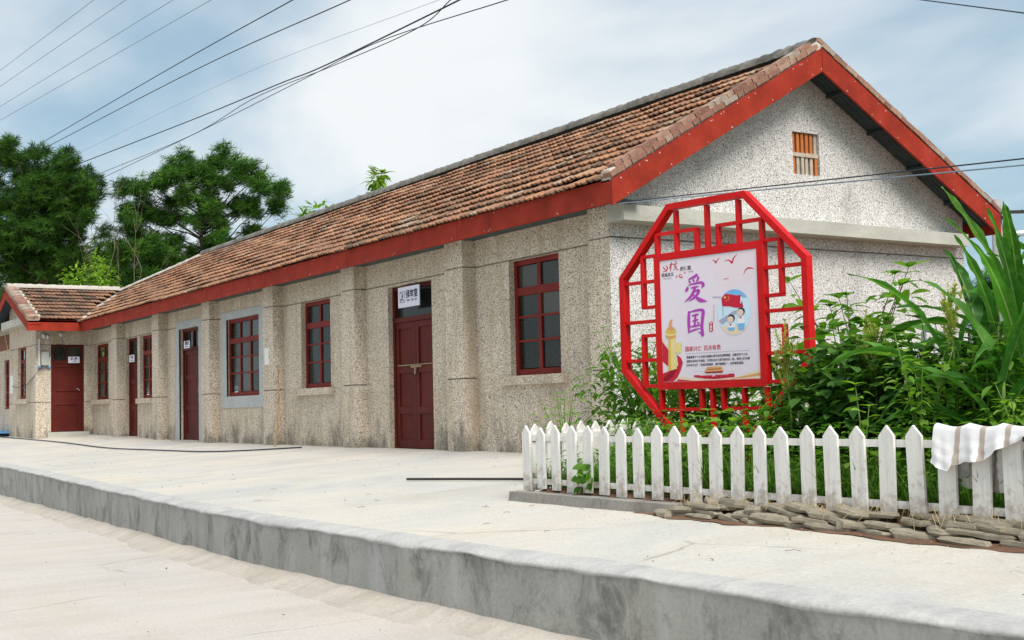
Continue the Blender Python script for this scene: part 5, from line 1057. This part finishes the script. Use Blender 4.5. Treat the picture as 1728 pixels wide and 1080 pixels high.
def broadleaf(base, clumps, seed, label, name='broadleaf_tree', lsz=.20, mat='light_crown', trunk='bark', dens=1.0, n0=70):
    rr = random.Random(seed); B0 = Vector(base); t_ = thing(name, tuple(B0), label, 'tree'); H = max(c[1] for c in clumps); b = MB(); cx = sum(c[0] for c in clumps) / len(clumps); tp = B0 + rvec * cx + Vector((0, 0, H * .9))
    b.tube([B0, B0.lerp(tp, .6), tp], [.12, .08, .02], 7); b.build('trunk', trunk, t_, smooth=True); lb, cb_ = MB(), MB()
    for a, h, r_ in clumps:
        c = B0 + rvec * a + fvec * rr.uniform(-.6, .6) + Vector((0, 0, h)); lb.tube([B0.lerp(tp, min(.95, max(.2, (h - .8 * r_) / (H * .9)))), c], [.03, .01], 4)
        for _ in range(int(n0 * dens * max(.4, r_ / .6) ** 2)):
            v_ = Vector((rr.gauss(0, 1), rr.gauss(0, 1), rr.gauss(0, .8))).normalized() * r_ * rr.uniform(.2, 1); p = c + v_; d = (v_.normalized() + Vector((rr.uniform(-.6, .6), rr.uniform(-.6, .6), rr.uniform(-.4, .2))))
            cb_.leaf(p, d, (0, 0, 1), lsz * rr.uniform(.7, 1.2), lsz * .4 * rr.uniform(.8, 1.2), .35, 3, 0, .15, rr.random(), (0, 1, .75, 0))
    lb.build('limbs', trunk, t_); cb_.build('crown', mat, t_)
# light green trees close behind the roofs
broadleaf((-35.03, 3.34, zg), [(-.55, 6.35, .55), (.1, 6.9, .5), (.55, 6.3, .5), (-.9, 5.7, .5), (0, 5.8, .6), (.9, 5.6, .5), (-.1, 5.2, .8), (.3, 4.4, .8), (-1.0, 5.0, .6), (1.1, 5.0, .6), (.6, 5.8, .5), (-.5, 6.0, .5), (1.25, 5.5, .4), (-1.2, 5.4, .4)], 51, 'young yellow-green tree behind the ridge of the wing', dens=4)
broadleaf((-27.14, 8.33, zg), [(.1, 8.1, .38), (.55, 7.75, .4), (-.25, 7.75, .35), (-.9, 7.3, .4), (-1.4, 7.0, .35), (.9, 8.0, .22), (.2, 7.3, .5), (-.5, 6.9, .5)], 52, 'light green broadleaf tree showing above the roof ridge', lsz=.30, dens=3)
broadleaf((-20.60, 7.44, zg), [(0, 7.55, .16), (.12, 7.85, .2), (.2, 8.1, .15), (-.1, 7.3, .2), (-.15, 7.0, .25)], 53, 'slim leafy shoot rising above the roof ridge', lsz=.30, dens=4)
broadleaf((-34.51, 7.90, zg), [(-.3, 7.1, .3), (.4, 7.0, .35), (0, 6.6, .4)], 54, 'pale leafy treetop just above the roof ridge left of the tall pine', lsz=.28, dens=3)
broadleaf((-36.84, 0.46, zg), [(-.3, 5.2, .7), (.3, 4.8, .7), (0, 4.1, .8)], 55, 'dark bush behind the left end of the wing roof', mat='leaf_dark', dens=1.4)
# bare sapling
def bare(base, seed, H, label):
    rr = random.Random(seed); b = MB(); B0 = Vector(base)
    def br(p, d, L, r_, n_):
        pts = [p]; 
        for i in range(5): d = (d + Vector((rr.uniform(-.2, .2), rr.uniform(-.2, .2), rr.uniform(-.02, .16)))).normalized(); pts.append(pts[-1] + d * L / 5)
        b.tube(pts, [r_ * (1 - .75 * i / 5) for i in range(6)], 5)
        if n_:
            for i in range(2, 6):
                for _ in range(1 if rr.random() < .75 else 2): br(pts[i], (d + Vector((rr.uniform(-.9, .9), rr.uniform(-.9, .9), .3))).normalized(), L * rr.uniform(.3, .5), r_ * .5, n_ - 1)
    br(B0, Vector((0, 0, 1)), H, .028, 2); b.build('bare_tree', 'dead_bark', label=label, cat='tree')
bare((-39.29, 4.08, zg), 3, 8.6, 'tall bare sapling standing before the left pine'); bare((-37.78, 4.59, zg), 5, 7.2, 'bare sapling between the two large pines'); pine((-56.28, 10.88, zg), [(fr_.uniform(-1.8, 1.8), fr_.uniform(4.0, 9.8), fr_.uniform(.6, .9)) for i in range(34)], 0, 1, 47, 'slim pine standing between the two large pines, nearer than the low one', dens=.9)

t = thing('utility_pole', (-12.5, 23.85, -.9), 'concrete utility pole behind the right roof corner', 'utility pole')
b = MB(); b.tube([(-12.5, 23.85, -.9), (-12.5, 23.85, 6.35)], [.2, .15], 12); b.build('pole_shaft', 'pole_concrete', t, smooth=True)
b = MB(); A0 = Vector((-12.5, 23.85, 5.95)); b.bar(A0 - rvec * .35 - fvec * .2, A0 + rvec * .95 - fvec * .2, .09, .09); b.build('cross_arm', 'iron', t)
for a in (-.3, .85):
    b = MB(); p = A0 + rvec * a - fvec * .2; b.tube([p, p + Vector((0, 0, .12)), p + Vector((0, 0, .22)), p + Vector((0, 0, .32))], [.02, .07, .05, .03], 8); b.build('insulator', 'porcelain', t)
b = MB(); p = A0 + rvec * .35 - fvec * .25 + Vector((0, 0, -.65)); b.tube([p, p + rvec * .2, p + rvec * .45 + Vector((0, 0, .04))], [.05, .09, .07], 8); b.build('strain_insulator', 'porcelain', t)
b = MB(); b.bar(A0 + rvec * .05 - fvec * .2 + Vector((0, 0, -.1)), A0 + rvec * .55 - fvec * .2 + Vector((0, 0, -.75)), .07, .05); b.build('brace', 'iron', t)
def wire(pts, r_, mat, label, ext=1.0, sag=0.0, name='overhead_wire', group=None):
    P = [Vector(p) for p in pts]
    if ext: P = [P[0] + (P[0] - P[1]) * ext] + P + [P[-1] + (P[-1] - P[-2]) * ext]
    Q = catmull(P, 8) if len(P) > 2 else [P[0].lerp(P[1], k / 12) for k in range(13)]
    b = MB(); b.tube(Q, r_, 5); b.build(name, mat, label=label, cat='wire', group=group)
wire([(-45.42, 2.11, 15.36), (-28.11, 1.61, 13.44)], .010, 'wire_pale', 'thin pale wire, first at the top left corner of the sky'); wire([(-45.47, 2.12, 14.68), (-27.58, 2.45, 13.42)], .010, 'wire_pale', 'thin pale wire, second from the top left corner')
wire([(-45.53, 2.13, 13.82), (-24.86, 3.08, 12.75)], .010, 'wire_pale', 'thin pale wire, third from the top left corner'); wire([(-45.57, 2.14, 13.24), (-22.37, 3.36, 12.08)], .010, 'wire_pale', 'thin pale wire, fourth from the top left corner')
wire([(-49.99, 4.54, 13.15), (-28.79, 4.47, 11.95), (-15.66, 2.97, 10.12)], .015, 'wire_dark', 'dark wire rising from the left pine, upper of the pair', .6); wire([(-49.86, 4.77, 12.98), (-28.49, 4.96, 11.74), (-14.94, 4.1, 10.09)], .015, 'wire_dark', 'dark wire rising from the left pine, lower of the pair', .6)
wire([(-48.87, 6.41, 12.36), (-36.31, 7.58, 11.99), (-27.09, 7.26, 11.22), (-20.83, 6.03, 10.16), (-12.11, 4.94, 9.22), (-9.25, 3.92, 8.55)], .020, 'wire_dark', 'thick bundled cable crossing the sky above the roof', .4)
wire([(-48.77, 6.66, 11.63), (-34.54, 6.75, 10.88), (-27.53, 6.61, 10.79), (-20.7, 6.24, 10.16), (-14.18, 5.39, 9.37), (-11.14, 4.61, 9.09)], .012, 'wire_dark', 'thin wire twisting round the thick bundled cable', .5)
wire([(-48.48, 7.12, 11.57), (-34.42, 6.94, 10.98), (-24.73, 7.27, 10.91), (-16.41, 5.58, 9.68), (-8.03, 4.03, 8.12)], .012, 'wire_dark', 'lowest dark wire, sagging under the thick bundled cable', .4)
wire([(-49.15, 5.94, 12.62), (-30.62, 7.16, 12.26), (-13.84, 5.84, 10.04)], .006, 'wire_pale', 'faint hair-thin wire above the thick bundled cable', .5)
wire([(-7.83, 15.4, 9.78), (-2.92, 12.17, 7.66)], .014, 'wire_dark', 'dark wire at the top right corner of the sky', .6)
AW = Vector((XG + .05, YFAS + .05, 2.755))
wire([AW, (6.921, -.651, 2.191)], .006, 'wire_dark', 'upper of two wires strung from the eaves corner past the gable', 0); wire([AW + Vector((0, .02, -.01)), (6.918, -.65, 2.14)], .006, 'wire_pale', 'lower of two wires strung from the eaves corner past the gable', 0)
